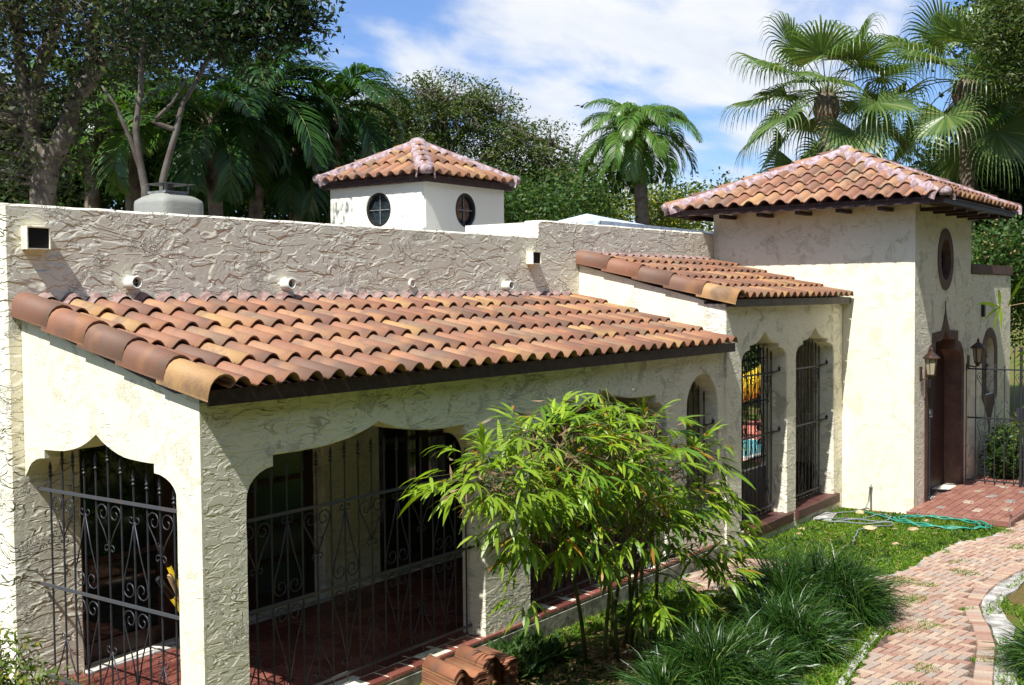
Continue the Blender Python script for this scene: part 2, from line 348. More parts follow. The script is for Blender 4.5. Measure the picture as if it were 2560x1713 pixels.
def tile_plane(parent, o, ax, up, ncol, nrow, pitch, expo, me, keep=None, lift=.036, jit=.004):
    """o: eave corner, ax: unit vector along the eave, up: unit vector up the slope"""
    nrm = ax.cross(up).normalized(); out = []
    for r in range(nrow):
        for c_ in range(ncol):
            p = o + ax * (pitch * (c_ + .5)) + up * (expo * r)
            if keep and not keep(p + up * expo * .5): continue
            a = math.atan2(lift, expo) + random.uniform(-.006, .006); ra = random.uniform(-.012, .012)
            uu = (up * math.cos(a) - nrm * math.sin(a)).normalized(); xx = (ax + uu * ra).normalized(); xx = (xx - uu * xx.dot(uu)).normalized()
            mt = frame(xx, uu, xx.cross(uu), p + nrm * (lift + random.uniform(0, .004)) + up * random.uniform(-jit, jit))
            out.append(place('roof_tile', me, parent, mt, color=random.choice(PAL)))
    return out
# ================================================================ VERANDA
ver = empty('veranda', (0, 0, 0), 'long low cream veranda wing with wide pointed arches under a clay tile roof', 'veranda')
fac = MB()
A1 = ogee(1.73, 1.34, .07, 1.69, 1.905, 1.985, 2.12, 1.09)
A2 = ogee(5.105, 1.33, .07, 1.69, 1.905, 1.985, 2.12, 1.09)
A3 = [(6.92, .5)] + [(7.33 + .41 * math.cos(R(180 - 12 * i)), 1.74 + .41 * math.sin(R(12 * i))) for i in range(16)] + [(7.74, .5)]
MB().box(0, .02, 0, .25, -.3, 2.46).build('end_wall', 'stucco_smooth', ver)
wall(fac, [(.02, -.3), (7.92, -.3), (7.92, 2.44), (.02, 2.44)], [A1, A2, A3], 'Y', 0, .25, cham=.008, ocham=False)
fix(fac.build('front_wall', 'stucco', ver))
ew = MB()
ya = 2.109
AE = ogee(1.168, .918, .05, 1.73, 1.90, 1.965, 2.125, .67, p=3.0)
lp = [(.25, -.3), (.25, 2.46), (ya, 2.96), (ya, 1.74)] + [p for p in AE[::-1] if p[1] > 1.74 and p[0] < ya] + [(.25, .05)]
wall(ew, lp, [], 'X', 0, .25, amp=.004, cham=0)
fix(ew.build('end_wall', 'stucco_smooth', ver))
fl = MB().box(-.0, 7.9, .02, 2.1, -.3, .05); fl.build('floor_slab', 'grout', ver)
MB().box(.28, 7.9, .26, 2.1, 2.40, 2.44).build('ceiling', 'wood_dark', ver)
fp = MB().box(0, 7.9, -.035, -.005, -.32, .02)
fp.build('plinth_board', 'weathered_plank', ver)
cols = [srgb(128, 78, 66), srgb(114, 66, 57), srgb(140, 88, 76), srgb(106, 62, 54)]
def floor_tiles(parent, x0, x1, y0, y1, z, sx, sy, me, name='floor_tile', colors=cols, skip=None, tilt=.004):
    j = 0; y = y0
    while y < y1 - sy * .4:
        x = x0 - (sx / 2 if j % 2 else 0)
        while x < x1 - .02:
            a, b = max(x, x0), min(x + sx, x1)
            if b - a > .04 and not (skip and skip((a + b) / 2, y + sy / 2)):
                mt = Matrix.Translation(((a + b) / 2, y + sy / 2, z + random.uniform(0, .002))) @ Matrix.Rotation(random.uniform(-tilt, tilt), 4, 'X') @ Matrix.Diagonal(((b - a - .008) / 1, sy - .008, 1, 1))
                place(name, me, parent, mt, color=random.choice(colors))
            x += sx
        y += sy; j += 1
def slab_mesh(name, mat, h=.02, c=.03):
    v = [(-.5, -.5, 0), (.5, -.5, 0), (.5, .5, 0), (-.5, .5, 0), (-.5 + c, -.5 + c, h), (.5 - c, -.5 + c, h), (.5 - c, .5 - c, h), (-.5 + c, .5 - c, h)]
    return MB().add(v, [(4, 5, 6, 7), (0, 1, 5, 4), (1, 2, 6, 5), (2, 3, 7, 6), (3, 0, 4, 7)]).mesh(name, mat)
ft = slab_mesh('floor_tile', 'floor_tile', .018, .02)
floor_tiles(ver, .0, 7.6, -.03, 2.1, .052, .30, .196, ft)
# roof
SL = .25
up = Vector((0, 1, SL)).normalized(); axv = Vector((1, 0, 0))
roof = MB(); z0, z1 = 2.475, 3.12
roof.add([(-.02, -.12, z0 - .02), (7.90, -.12, z0 - .02), (7.90, 2.108, z1 + .07), (-.02, 2.108, z1 + .07), (-.02, -.12, z0), (7.90, -.12, z0), (7.90, 2.108, z1 + .10), (-.02, 2.108, z1 + .10)], [(0, 1, 2, 3), (4, 7, 6, 5), (0, 4, 5, 1), (1, 5, 6, 2), (2, 6, 7, 3), (3, 7, 4, 0)])
# deck follows the tiles' slope
roof.v = [(x, y, 2.475 + (y + .12) * SL - (.03 if i < 4 else 0)) for i, (x, y, z) in enumerate(roof.v)]
rv_ = roof.build('roof', 'wood_dark', ver)
MB().box(-.03, 7.915, -.145, -.118, 2.395, 2.50).build('fascia', 'wood_dark', ver)
MB().box(0, 7.91, -.118, .0, 2.41, 2.438).build('soffit', 'wood_dark', ver)
t_main = tile_mesh('roof_tile', PROF, .545, 1.0)
slope_len = 2.28 / up.y
tile_plane(rv_, Vector((.07, -.185, 2.475)), axv, up, 35, 5, .2235, slope_len / 5.0, t_main)
VP = [(.10, .060), (.075, .086), (.04, .104), (0, .110), (-.045, .100), (-.08, .074), (-.102, .036), (-.11, -.01), (-.112, -.06)]
t_verge = tile_mesh('verge_tile', VP, .545, 1.0, .014)
def verge(parent, x, o_y, o_z, up, nrow, expo):
    for r in range(nrow):
        p = Vector((x, o_y, o_z)) + up * (expo * r); nrm = axv.cross(up)
        a = .05; uu = (up * math.cos(a) - nrm * math.sin(a)).normalized()
        place('verge_tile', t_verge, parent, frame(axv, uu, axv.cross(uu), p + nrm * .028), color=PAL[[15, 9, 20 - 1, 5, 8, 1][r % 6]])
verge(rv_, .035, -.19, 2.472, up, 5, slope_len / 5.0)
def mortar_strip(parent, x0, x1, pitch, y, z, up):
    mb = MB(); n = int((x1 - x0) / pitch)
    for i in range(n):
        c_ = x0 + pitch * (i + .5); pts = []
        for j, s_ in ((0, 1.0), (1, 1.16), (2, 1.12)):
            for u, h in PROF:
                nz = noise.noise(Vector((c_ + u, j * 3.1, 5))) * .02
                pts.append((c_ + u * min(s_, 1.04), y - .075 + j * .05 + (nz if j == 0 else 0), z + h * s_ + .012 + j * .012 + (.004 if j else -.002)))
        k = len(PROF); mb.add(pts, [(r * k + i2, r * k + i2 + 1, (r + 1) * k + i2 + 1, (r + 1) * k + i2) for r in range(2) for i2 in range(k - 1)])
    return mb.build('mortar_fillet', 'mortar_dull', parent, True)
mortar_strip(rv_, .07, 7.89, .2235, 2.09, 2.475 + .25 * 2.2 + .02, up)
# ================================================================ MAIN HOUSE
hou = empty('main_house', (5.9, 5, 0), 'main house block behind the veranda, tall rough trowelled parapet wall in cream stucco', 'house')
mb = MB()
D1 = [(.48, .08), (.48, 2.15), (3.17, 2.15), (3.17, .08)]; D2 = [(4.01, .08), (4.01, 2.15), (6.6, 2.15), (6.6, .08)]
top = [(6.96, 3.84)] + [(7.06 - .08 * math.cos(R(18 * i)) , 3.97 + .085 * math.sin(R(18 * i))) for i in range(6)]
D3 = [(12.85, .0), (12.85, 2.25), (14.3, 2.25), (14.3, .0)]
wall(mb, [(-.12, -.3), (15.0, -.3), (15.0, 4.02), (11.9, 4.07)] + top[::-1] + [(-.12, 3.84)], [D1, D2, D3], 'Y', 2.112, .235, amp=.006, cham=.018, step=.09)
fix(mb.build('parapet_wall', 'stucco_rough', hou))
MB().box(-.12, .1, 2.348, 9, -.3, 3.82).build('side_wall', 'stucco', hou)
MB().box(.1, 11.9, 8.8, 9, -.3, 3.7).build('rear_wall', 'stucco', hou)
MB().box(11.7, 11.9, 2.36, 8.8, -.3, 3.7).build('side_wall', 'stucco', hou)
MB().box(.1, 11.7, 2.348, 8.8, 3.35, 3.45).build('roof_deck', 'concrete', hou)
MB().box(.1, 11.7, 2.36, 8.7, .0, .06).build('room_floor', 'shade_black', hou)
mb = MB().box(7.0, 7.25, 2.355, 3.3, 3.45, 4.03); fix(mb.build('parapet_return', 'stucco_white', hou))
mb = MB(); mb.lathe([(.32, 0), (.31, .22), (.22, .36), (0.02, .42)], 16, (7.3, 3.6, 3.46)); mb.build('roof_vent', 'stucco_white', hou, True)
# doors in the back wall of the veranda
def glazed(parent, x0, x1, nleaf, bars, z0=.08, z1=2.15, y=2.25, glass='glass'):
    w_ = (x1 - x0) / nleaf
    for i in range(nleaf):
        a, b = x0 + w_ * i, x0 + w_ * (i + 1)
        f_ = MB()
        f_.box(a, a + .09, y, y + .05, z0, z1); f_.box(b - .09, b, y, y + .05, z0, z1); f_.box(a + .09, b - .09, y, y + .05, z1 - .1, z1); f_.box(a + .09, b - .09, y, y + .05, z0, z0 + .16)
        for k_ in bars: f_.box(a + .09, b - .09, y + .005, y + .045, k_, k_ + .05)
        d = f_.build('door_frame', 'wood_dark', parent)
        zs = [z0 + .16] + list(bars) + [z1 - .1]
        for k_ in range(len(zs) - 1):
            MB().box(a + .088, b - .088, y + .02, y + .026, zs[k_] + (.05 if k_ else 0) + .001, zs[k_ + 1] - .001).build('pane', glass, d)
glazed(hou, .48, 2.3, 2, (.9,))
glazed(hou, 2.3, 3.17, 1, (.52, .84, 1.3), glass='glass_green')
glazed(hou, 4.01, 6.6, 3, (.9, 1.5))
MB().box(.46, 3.19, 2.03, 2.111, .05, .085).build('door_sill', 'white_trim', hou)
# scuppers and drain pipes
def scupper(x0, x1, z0, z1, y0):
    mb = MB(); t = .009
    mb.box(x0, x1, y0, 2.125, z1 - t, z1).box(x0, x1, y0, 2.125, z0, z0 + t).box(x0, x0 + t, y0, 2.125, z0 + t, z1 - t).box(x1 - t, x1, y0, 2.125, z0 + t, z1 - t)
    s_ = mb.build('scupper', 'stucco_smooth', hou); MB().box(x0 + t, x1 - t, y0 + .02, y0 + .03, z0 + t, z1 - t).build('scupper_shade', 'shade_black', s_)  # dark plate across the opening stands for the shade inside
scupper(.02, .22, 3.49, 3.665, 2.03); scupper(6.72, 6.90, 3.49, 3.645, 2.01)
for x, z, y0, r in [(.975, 3.238, 2.0, .055), (2.70, 3.232, 2.0, .055), (6.25, 3.222, 2.0, .055), (4.55, 3.243, 2.09, .05)]:
    mb = MB(); n = 16; v = []
    for (rr, yy) in ((r, 2.13), (r, y0), (r - .014, y0), (r - .014, y0 + .08)): v += [(x + rr * math.cos(2 * math.pi * k / n), yy, z + rr * math.sin(2 * math.pi * k / n)) for k in range(n)]
    mb.add(v, [(a * n + k, a * n + (k + 1) % n, (a + 1) * n + (k + 1) % n, (a + 1) * n + k) for a in range(3) for k in range(n)])
    p_ = mb.build('drain_pipe', 'stucco_white', hou, True)
    mb = MB().lathe([(r - .015, 0), (r - .015, .004)], 14, (x, y0 + .05, z), Matrix.Rotation(R(90), 4, 'X')); mb.build('bore_shade', 'shade_black', p_)  # dark disc set in the pipe as its inner shade
    mb = MB().tube([(x - .03, y0 + .035, z), (x + .03, y0 + .035, z)], .006, 5).tube([(x, y0 + .035, z - .03), (x, y0 + .035, z + .03)], .006, 5); mb.build('pipe_grate', 'metal_grey', p_)
# ================================================================ LOGGIA
log = empty('loggia', (9.9, 1, 0), 'cream passage with two narrow pointed openings between the veranda and the tower', 'passage')
B1 = ogee(9.085, .715, .095, 2.22, 2.375, 2.43, 2.60, .465, p=2.3); B2 = ogee(10.845, .715, .095, 2.22, 2.375, 2.43, 2.60, .465, p=2.3)
mb = MB(); wall(mb, [(7.92, -.3), (11.928, -.3), (11.928, 2.975), (7.92, 2.975)], [B1, B2], 'Y', -.02, .30); fix(mb.build('front_wall', 'stucco', log))
mb = MB(); wall(mb, [(.28, -.3), (2.109, -.3), (2.109, 3.5), (.28, 3.02)], [], 'X', 7.92, .25, cham=0); fix(mb.build('side_wall', 'stucco_smooth', log))
MB().box(8.17, 15, .28, 2.11, -.3, .05).build('floor_slab', 'sill_brown', log)
MB().box(8.17, 11.9, .28, 2.1, 2.93, 2.97).build('ceiling', 'wood_dark', log)
for x0, x1 in ((8.42, 9.93), (10.10, 11.70)):
    mb = MB(); wall(mb, [(x0, -.035), (x1, -.035), (x1, .10), (x0, .10)], [], 'Y', -.075, .32, amp=.003, cham=.012); fix(mb.build('sill', 'sill_brown', log))
up2 = up
roof = MB(); zf = 3.015
vv = [(x, y) for x in (7.90, 11.92) for y in (-.12, 2.108)]
roof.add([(x, y, zf + (y + .12) * SL - d) for d in (.03, 0) for x, y in vv], [(0, 2, 3, 1), (4, 5, 7, 6), (0, 4, 6, 2), (2, 6, 7, 3), (3, 7, 5, 1), (1, 5, 4, 0)])
rl = roof.build('roof', 'wood_dark', log)
MB().box(7.9, 11.926, -.15, -.118, 2.935, 3.03).build('fascia', 'fascia_grey', log)
MB().box(7.93, 11.92, -.118, -.02, 2.94, 2.965).build('soffit', 'wood_dark', log)
tile_plane(rl, Vector((7.99, -.185, zf)), axv, up, 18, 5, .2175, slope_len / 5.0, t_main)
verge(rl, 7.955, -.19, zf - .003, up, 5, slope_len / 5.0)
mortar_strip(rl, 7.99, 11.9, .2175, 2.09, zf + .25 * 2.2 + .02, up)
# ================================================================ TOWER
tow = empty('entrance_tower', (13.46, .5, 0), 'square cream stucco entrance tower with hipped clay tile roof and oval window', 'tower')
X0, X1, Y0, Y1, ZT = 11.93, 15.0, -1.09, 2.108, 4.40
mb = MB(); wall(mb, [(Y0 + .3, -.3), (Y1, -.3), (Y1, ZT), (Y0 + .3, ZT)], [[(.4, .0), (.4, 2.3), (1.9, 2.3), (1.9, .0)]], 'X', X0, .3, cham=0); fix(mb.build('side_wall', 'stucco_smooth', tow))
def door_outline(c, k, zb, s): # k widens, s raises
    return ogee(c, .94 + k, zb, 1.88, 2.20 + s, 2.34 + s, 2.40 + s * 1.2, .56 + k, p=2.6)
def spire(c, k, zb, s, tip):
    L = ogee(c, .94 + k, zb, 1.90, 2.18 + s, 2.34 + s, 2.42 + s, .56 + k, p=1); mid = len(L) // 2
    a = [p for p in L if p[0] < c - .56 - k + .001]; body = [(c - .22 * (1 - t) ** 2.2 - .01 * (1 - t), 2.36 + s + (tip - 2.36 - s) * t) for t in [i / 8 for i in range(9)]]
    left = a + body; return left + [(2 * c - u, z) for u, z in left[-2::-1]]
DIN = spire(13.5, 0, -.06, 0, 2.58)
DOUT = spire(13.5, .14, -.06, .13, 2.95)
OV = arc(13.49, 3.6, .28, .33)
MB().box(X0, X0 + .02, Y0, Y0 + .3, -.3, ZT).build('side_wall', 'stucco_smooth', tow)
mb = MB(); wall(mb, [(X0 + .02, -.3), (X1, -.3), (X1, ZT), (X0 + .02, ZT)], [DIN, OV], 'Y', Y0, .3, cham=0); fix(mb.build('front_wall', 'stucco', tow))
MB().box(X1 - .28, X1 - .002, Y0 + .302, Y1, -.3, ZT).build('side_wall', 'stucco', tow)
MB().box(X0 + .31, X1 - .31, Y0 + .302, Y1, 2.75, 2.8).build('ceiling', 'wood_dark', tow)
mb = MB(); wall(mb, DOUT, [], 'Y', Y0 - .012, .011, amp=0, cham=0)
def ring(outer, inner, y, th, dp=None):
    n = len(outer); m2 = MB(); v = [(u, y, z) for u, z in outer] + [(u, y, z) for u, z in inner] + [(u, y + th, z) for u, z in outer] + [(u, y + (dp or th + .02), z) for u, z in inner]; f = []
    for i in range(n):
        j = (i + 1) % n; f += [(i, j, n + j, n + i), (i, 2 * n + i, 2 * n + j, j), (n + i, n + j, 3 * n + j, 3 * n + i)]
    m2.add(v, f); return m2
fix(ring(DOUT, spire(13.5, -.014, -.06, -.01, 2.565), Y0 - .012, .011, .31).build('door_surround', 'brown_trim', tow))
fix(ring(arc(13.49, 3.6, .43, .48), arc(13.49, 3.6, .27, .32), Y0 - .012, .011, .14).build('window_surround', 'brown_trim', tow))
fix(MB().add([(u, Y0 + .11, z) for u, z in OV] + [(13.49, Y0 + .11, 3.6)], [(i, (i + 1) % 28, 28) for i in range(28)]).build('window_pane', 'glass', tow))
mb = MB().box(13.47, 13.51, Y0 + .085, Y0 + .105, 3.28, 3.92).box(13.22, 13.76, Y0 + .087, Y0 + .103, 3.58, 3.62); mb.build('window_frame', 'wood_dark', tow)
# door reveal inside and half open leaf
MB().box(13.55, 14.44, Y0 + .26, Y0 + .29, -.05, 2.3).build('door', 'wood_dark', tow)
MB().box(12.31, 15.3, -.79, .28, -.3, -.02).build('hall_floor', 'sill_brown', tow)
MB().box(12.5, 12.56, -1.05, -.8, -.05, 1.95).build('door_jamb', 'brown_trim', tow)
# tower roof
def hip_roof(thing, x0, x1, y0, y1, ze, za, nrow, pitch, tile, fasc_h, mat_f, hipL=.36, rafters=0, cap_r=1.0):
    c = Vector(((x0 + x1) / 2, (y0 + y1) / 2, za)); cs = [Vector((x0, y0, ze)), Vector((x1, y0, ze)), Vector((x1, y1, ze)), Vector((x0, y1, ze))]
    mb = MB(); mb.add([tuple(p + Vector((0, 0, -.015))) for p in cs] + [tuple(c)] + [tuple(p - Vector((0, 0, .035))) for p in cs], [(0, 1, 4), (1, 2, 4), (2, 3, 4), (3, 0, 4), (0, 5, 6, 1), (1, 6, 7, 2), (2, 7, 8, 3), (3, 8, 5, 0), (5, 8, 7, 6)])
    rf = mb.build('roof', 'wood_dark', thing)
    # fascia boards, mitred by butting
    t = .03; h = fasc_h; zb = ze - h
    MB().box(x0 + .02, x0 + .05, y0 + .02, y1 - .02, zb, ze - .017).build('fascia', mat_f, thing); MB().box(x1 - .05, x1 - .02, y0 + .02, y1 - .02, zb, ze - .017).build('fascia', mat_f, thing)
    MB().box(x0 + .052, x1 - .052, y0 + .02, y0 + .05, zb, ze - .017).build('fascia', mat_f, thing); MB().box(x0 + .052, x1 - .052, y1 - .05, y1 - .02, zb, ze - .017).build('fascia', mat_f, thing)
    import bmesh
    for k in range(4):
        a, b = cs[k], cs[(k + 1) % 4]; ax = (b - a).normalized(); mid = (a + b) / 2; upv = c - mid; Ls = upv.length; upv = upv.normalized(); W = (b - a).length; expo = (Ls - .02) / nrow
        ncol = int(W / pitch); off = (W - ncol * pitch) / 2; nrm = ax.cross(upv).normalized()
        for r in range(nrow):
            for i in range(ncol):
                u = off + pitch * (i + .5); s0, s1 = expo * r - .05, expo * (r + 1) + .03
                lim = lambda s_: (W / 2) * (1 - s_ / Ls)
                du = abs(u - W / 2)
                if du - pitch * .5 > lim(expo * r) : continue
                p = a + ax * u + upv * (expo * r - (.05 if r == 0 else 0)); aa = math.atan2(.03, expo) + random.uniform(-.008, .008)
                uu = (upv * math.cos(aa) - nrm * math.sin(aa)).normalized(); xx = (ax + uu * random.uniform(-.012, .012)).normalized(); xx = (xx - uu * xx.dot(uu)).normalized()
                mt = frame(xx, uu, xx.cross(uu), p + nrm * (.03 + random.uniform(0, .004)))
                if du + pitch * .55 > lim(s1):   # cut along the hip
                    bm = bmesh.new(); bm.from_mesh(tile); side = 1 if u > W / 2 else -1
                    hipdir = ((c - b) if side > 0 else (c - a)).normalized(); pn = nrm.cross(hipdir).normalized(); pn = pn if pn.dot(ax) * side > 0 else -pn
                    inv = mt.inverted(); pl_co = inv @ ((b if side > 0 else a) - pn * .015); pl_no = (inv.to_3x3() @ pn)
                    bmesh.ops.bisect_plane(bm, geom=bm.verts[:] + bm.edges[:] + bm.faces[:], plane_co=pl_co, plane_no=pl_no, clear_outer=True)
                    if len(bm.faces) < 3: bm.free(); continue
                    me = bpy.data.meshes.new('roof_tile'); bm.to_mesh(me); bm.free(); me.materials.append(M['tile']) if not me.materials else None
                else: me = tile
                place('roof_tile', me, rf, mt, color=random.choice(PAL))
    cap = [(.105 * math.cos(R(180 - i * 18)) * cap_r, .085 * math.sin(R(i * 18)) * cap_r) for i in range(11)]
    ct = tile_mesh('hip_tile', cap, hipL + .05, 1, .014, .86)
    for k in range(4):
        a = cs[k]; d = c - a; L = d.length; d = d.normalized(); sd = d.cross(Vector((0, 0, 1))).normalized(); nn = sd.cross(d).normalized(); n = int(L / hipL)
        hl = L / n
        for i in range(n):
            aa = .05; uu = (d * math.cos(aa) - nn * math.sin(aa)).normalized()
            place('hip_tile', ct, rf, frame(sd, uu, sd.cross(uu), a + d * (hl * i - .02) + nn * .055), color=random.choice(PAL))
        for side in (-1, 1):  # mortar bedding beside the hip caps
            mb = MB(); P = []; m_ = int(L / .035)
            for i in range(m_ + 1):
                q_ = a + d * (L * i / m_); nz = noise.noise(Vector((i * .21, k * 7 + side, 1))); nz2 = noise.noise(Vector((i * .6, k * 3 + side, 9)))
                wdt = .15 + .07 * nz + .035 * nz2; dn = Vector((0, 0, -1))
                P += [q_ + nn * .11 + sd * side * .02, q_ + nn * (.088 + .012 * nz2) + sd * side * .105, q_ + nn * (.045) + sd * side * wdt * cap_r - Vector((0, 0, .045 * (wdt / .15))), q_ + sd * side * (wdt + .01) * cap_r + nn * .0 - Vector((0, 0, .07))]
            f = [(4 * i + j, 4 * i + j + 1, 4 * i + j + 5, 4 * i + j + 4) for i in range(m_) for j in range(3)]; mb.add(P, f); fix(mb.build('mortar_bed', 'mortar', rf, True))
        mb = MB(); mb.lathe([(.001, -.02), (.07, -.02), (.095, .02), (.09, .06), (.05, .1), (.001, .115)], 12, a + nn * .02 + d * .0, None); mb.build('hip_end', 'mortar', rf, True)
    mb = MB(); mb.lathe([(.17, -.02), (.14, .06), (.09, .115), (.02, .135)], 12, c); mb.build('mortar_cap', 'mortar', rf, True)
    return rf
t_tow = tile_mesh('roof_tile', PROF, .47, .25 / .2235)
hip_roof(tow, 11.36, 15.57, -1.66, 2.64, 4.43, 5.37, 6, .248, t_tow, .10, 'wood_dark', .43)
for k in range(6):  # rafter tails under the eaves
    y = -.78 + k * .62; MB().box(11.46, 11.925, y, y + .085, 4.275, 4.329).build('rafter_tail', 'wood_dark', tow)
for k in range(5):
    x = 12.15 + k * .65; MB().box(x, x + .085, -1.57, -1.095, 4.275, 4.329).build('rafter_tail', 'wood_dark', tow)
# ================================================================ CUPOLA
cup = empty('cupola', (8.04, 5.01, 3.45), 'small white cupola with round windows and tiled hip roof rising behind the parapet', 'cupola')
cx0, cx1, cy0, cy1, cz = 7.13, 8.95, 4.10, 5.93, 4.70
mb = MB(); wall(mb, [(cy0 + .12, 3.45), (cy1, 3.45), (cy1, cz), (cy0 + .12, cz)], [arc(4.985, 4.335, .235, .245)], 'X', cx0, .12, amp=0, cham=.01, ocham=False); fix(mb.build('wall', 'stucco_white', cup))
mb = MB(); wall(mb, [(cx0, 3.45), (cx1, 3.45), (cx1, cz), (cx0, cz)], [arc(8.03, 4.335, .235, .245)], 'Y', cy0, .12, amp=0, cham=.01); fix(mb.build('wall', 'stucco_white', cup))
MB().box(cx1 - .12, cx1 - .002, cy0 + .12, cy1, 3.45, cz).build('wall', 'stucco_white', cup); MB().box(cx0 + .12, cx1 - .12, cy1 - .12, cy1 - .002, 3.45, cz).build('wall', 'stucco_white', cup)
for ax, c_, p_ in (('X', 4.985, cx0), ('Y', 8.03, cy0)):
    P3 = (lambda u, z, d: (p_ + d, u, z)) if ax == 'X' else (lambda u, z, d: (u, p_ + d, z))
    n = 28; o_, i_ = arc(c_, 4.335, .235, .245), arc(c_, 4.335, .20, .21); v = [P3(*p, .015) for p in o_] + [P3(*p, .015) for p in i_] + [P3(*p, .07) for p in i_] + [P3(*p, .07) for p in o_]
    w_ = fix(MB().add(v, [(a * n + k, a * n + (k + 1) % n, (a + 1) * n + (k + 1) % n, (a + 1) * n + k) for a in range(3) for k in range(n)]).build('window', 'black_rubber', cup))
    fix(MB().add([P3(*p, .06) for p in i_] + [P3(c_, 4.335, .06)], [(i, (i + 1) % n, n) for i in range(n)]).build('pane', 'glass', w_))
    mb = MB().tube([P3(c_, 4.13, .05), P3(c_, 4.54, .05)], .009, 4).tube([P3(c_ - .2, 4.335, .05), P3(c_ + .2, 4.335, .05)], .009, 4); mb.build('glazing_bar', 'metal_grey', w_)
t_cup = tile_mesh('roof_tile', PROF, .46, .212 / .2235)
hip_roof(cup, 7.02, 9.06, 3.99, 6.04, 4.775, 5.32, 3, .212, t_cup, .105, 'wood_dark', .27, cap_r=.82)
# chimney
CHX = hit(421, 480, 1, 3.9).x
chm = empty('chimney', (CHX, 3.9, 3.45), 'squat rounded stucco chimney with flat metal cap behind the parapet', 'chimney')
mb = MB()
def sq(hx, hy, z, n=20, e=.35): return [(CHX + hx * math.copysign(abs(math.cos(t)) ** e, math.cos(t)), 3.9 + hy * math.copysign(abs(math.sin(t)) ** e, math.sin(t)), z) for t in [2 * math.pi * (i + .5) / n for i in range(n)]]
rings = [sq(.29, .29, 3.45), sq(.285, .285, 3.9), sq(.282, .282, 4.09), sq(.275, .275, 4.125), sq(.22, .22, 4.165), sq(.16, .16, 4.19), sq(.15, .15, 4.2)]
mb.add([p for r in rings for p in r], [(a * 20 + k, a * 20 + (k + 1) % 20, (a + 1) * 20 + (k + 1) % 20, (a + 1) * 20 + k) for a in range(6) for k in range(20)] + [tuple(120 + k for k in range(20))]); mb.build('stack', 'stucco_shaded', chm, True)
MB().box(CHX - .15, CHX + .15, 3.75, 4.05, 4.201, 4.225).build('flue_collar', 'metal_grey', chm)
mb = MB().box(CHX - .15, CHX - .135, 3.75, 3.765, 4.226, 4.30).box(CHX + .135, CHX + .15, 3.75, 3.765, 4.226, 4.30).box(CHX - .15, CHX - .135, 4.035, 4.05, 4.226, 4.30).box(CHX + .135, CHX + .15, 4.035, 4.05, 4.226, 4.30).box(CHX - .04, CHX + .04, 3.86, 3.94, 4.226, 4.305); mb.build('cap_posts', 'metal_grey', chm)
MB().add([(CHX - .2, 3.7, 4.30), (CHX + .2, 3.7, 4.30), (CHX + .2, 4.1, 4.30), (CHX - .2, 4.1, 4.30), (CHX, 3.9, 4.325)], [(0, 1, 4), (1, 2, 4), (2, 3, 4), (3, 0, 4), (3, 2, 1, 0)]).build('cap_plate', 'metal_grey', chm)
# canvas canopy beyond the parapet
can = empty('shade_canopy', (15, 5, -.15), 'pale canvas shade canopy on poles seen over the raised parapet', 'canopy')
apx = (13.0, 5.2, 4.60); rim = [(12.15, 4.4, 4.40), (13.6, 4.3, 4.38), (16.4, 4.3, 4.36), (16.4, 6.4, 4.36), (14, 6.5, 4.38), (12.2, 6.4, 4.38)]
mb = MB(); n = len(rim); v = [apx] + [tuple(Vector(p) * .5 + Vector(apx) * .5 - Vector((0, 0, .06))) for p in rim] + rim + [(x, y, z - .1) for x, y, z in rim]
f = [(0, 1 + i, 1 + (i + 1) % n) for i in range(n)] + [(1 + a * n + i, 1 + (a + 1) * n + i, 1 + (a + 1) * n + (i + 1) % n, 1 + a * n + (i + 1) % n) for a in range(2) for i in range(n)]
mb.add(v, f).build('canvas', 'canvas', can)
for p in rim: MB().tube([(p[0] * 1.0, p[1], -.15), (p[0], p[1], p[2] - .03)], .025, 6).build('pole', 'metal_grey', can)
# ================================================================ SIDE WING
wing = empty('side_wing', (16.4, 0, 0), 'low cream wing right of the tower with brown parapet band and narrow pointed window', 'building')
WIN = [(16.3 + .33 * math.cos(R(a)), 2.0 + .28 * math.sin(R(a))) for a in range(0, 181, 15)] + [(15.97, 1.28), (16.63, 1.28)]
WOUT = [(16.3 + .52 * math.cos(R(a)), 2.0 + .46 * math.sin(R(a))) for a in range(0, 181, 15)] + [(15.78, 1.25)] + [(16.3 - .52 * (1 - t) ** 2.2, 1.25 - .78 * t) for t in (.15, .3, .5, .75, 1)]
WOUT += [(32.6 - u, z) for u, z in WOUT[-2:12:-1]]
mb = MB(); wall(mb, [(15.0, -.3), (17.85, -.3), (17.85, 3.40), (15.0, 3.40)], [WIN], 'Y', -1.085, .3); fix(mb.build('front_wall', 'stucco', wing))
mb = MB(); wall(mb, [(-.785, -.3), (3, -.3), (3, 3.4), (-.785, 3.4)], [], 'X', 17.55, .3, cham=0); mb.build('side_wall', 'stucco', wing)
MB().box(15.0, 17.87, -1.11, -.78, 3.402, 3.56).build('parapet_band', 'brown_trim', wing)
ins = [(16.3 + (u - 16.3) * .62, 1.9 + (z - 1.9) * .75 if z > 1.28 else max(z, 1.28)) for u, z in WOUT]
mb = MB(); wall(mb, WOUT, [WIN], 'Y', -1.098, .011, amp=0, cham=0); fix(mb.build('window_surround', 'brown_trim', wing))
mb = MB().box(15.95, 16.65, -.96, -.95, 1.25, 2.3); mb.build('window_pane', 'glass', wing)
mb = MB().box(16.28, 16.32, -.99, -.965, 1.28, 2.27).box(15.97, 16.63, -.988, -.967, 1.75, 1.79).box(15.95, 16.65, -1.02, -.93, 1.24, 1.30); mb.build('window_frame', 'wood_dark', wing)
MB().box(15.70, 15.78, -1.14, -1.087, 2.66, 2.88).build('wall_light', 'black_rubber', wing)
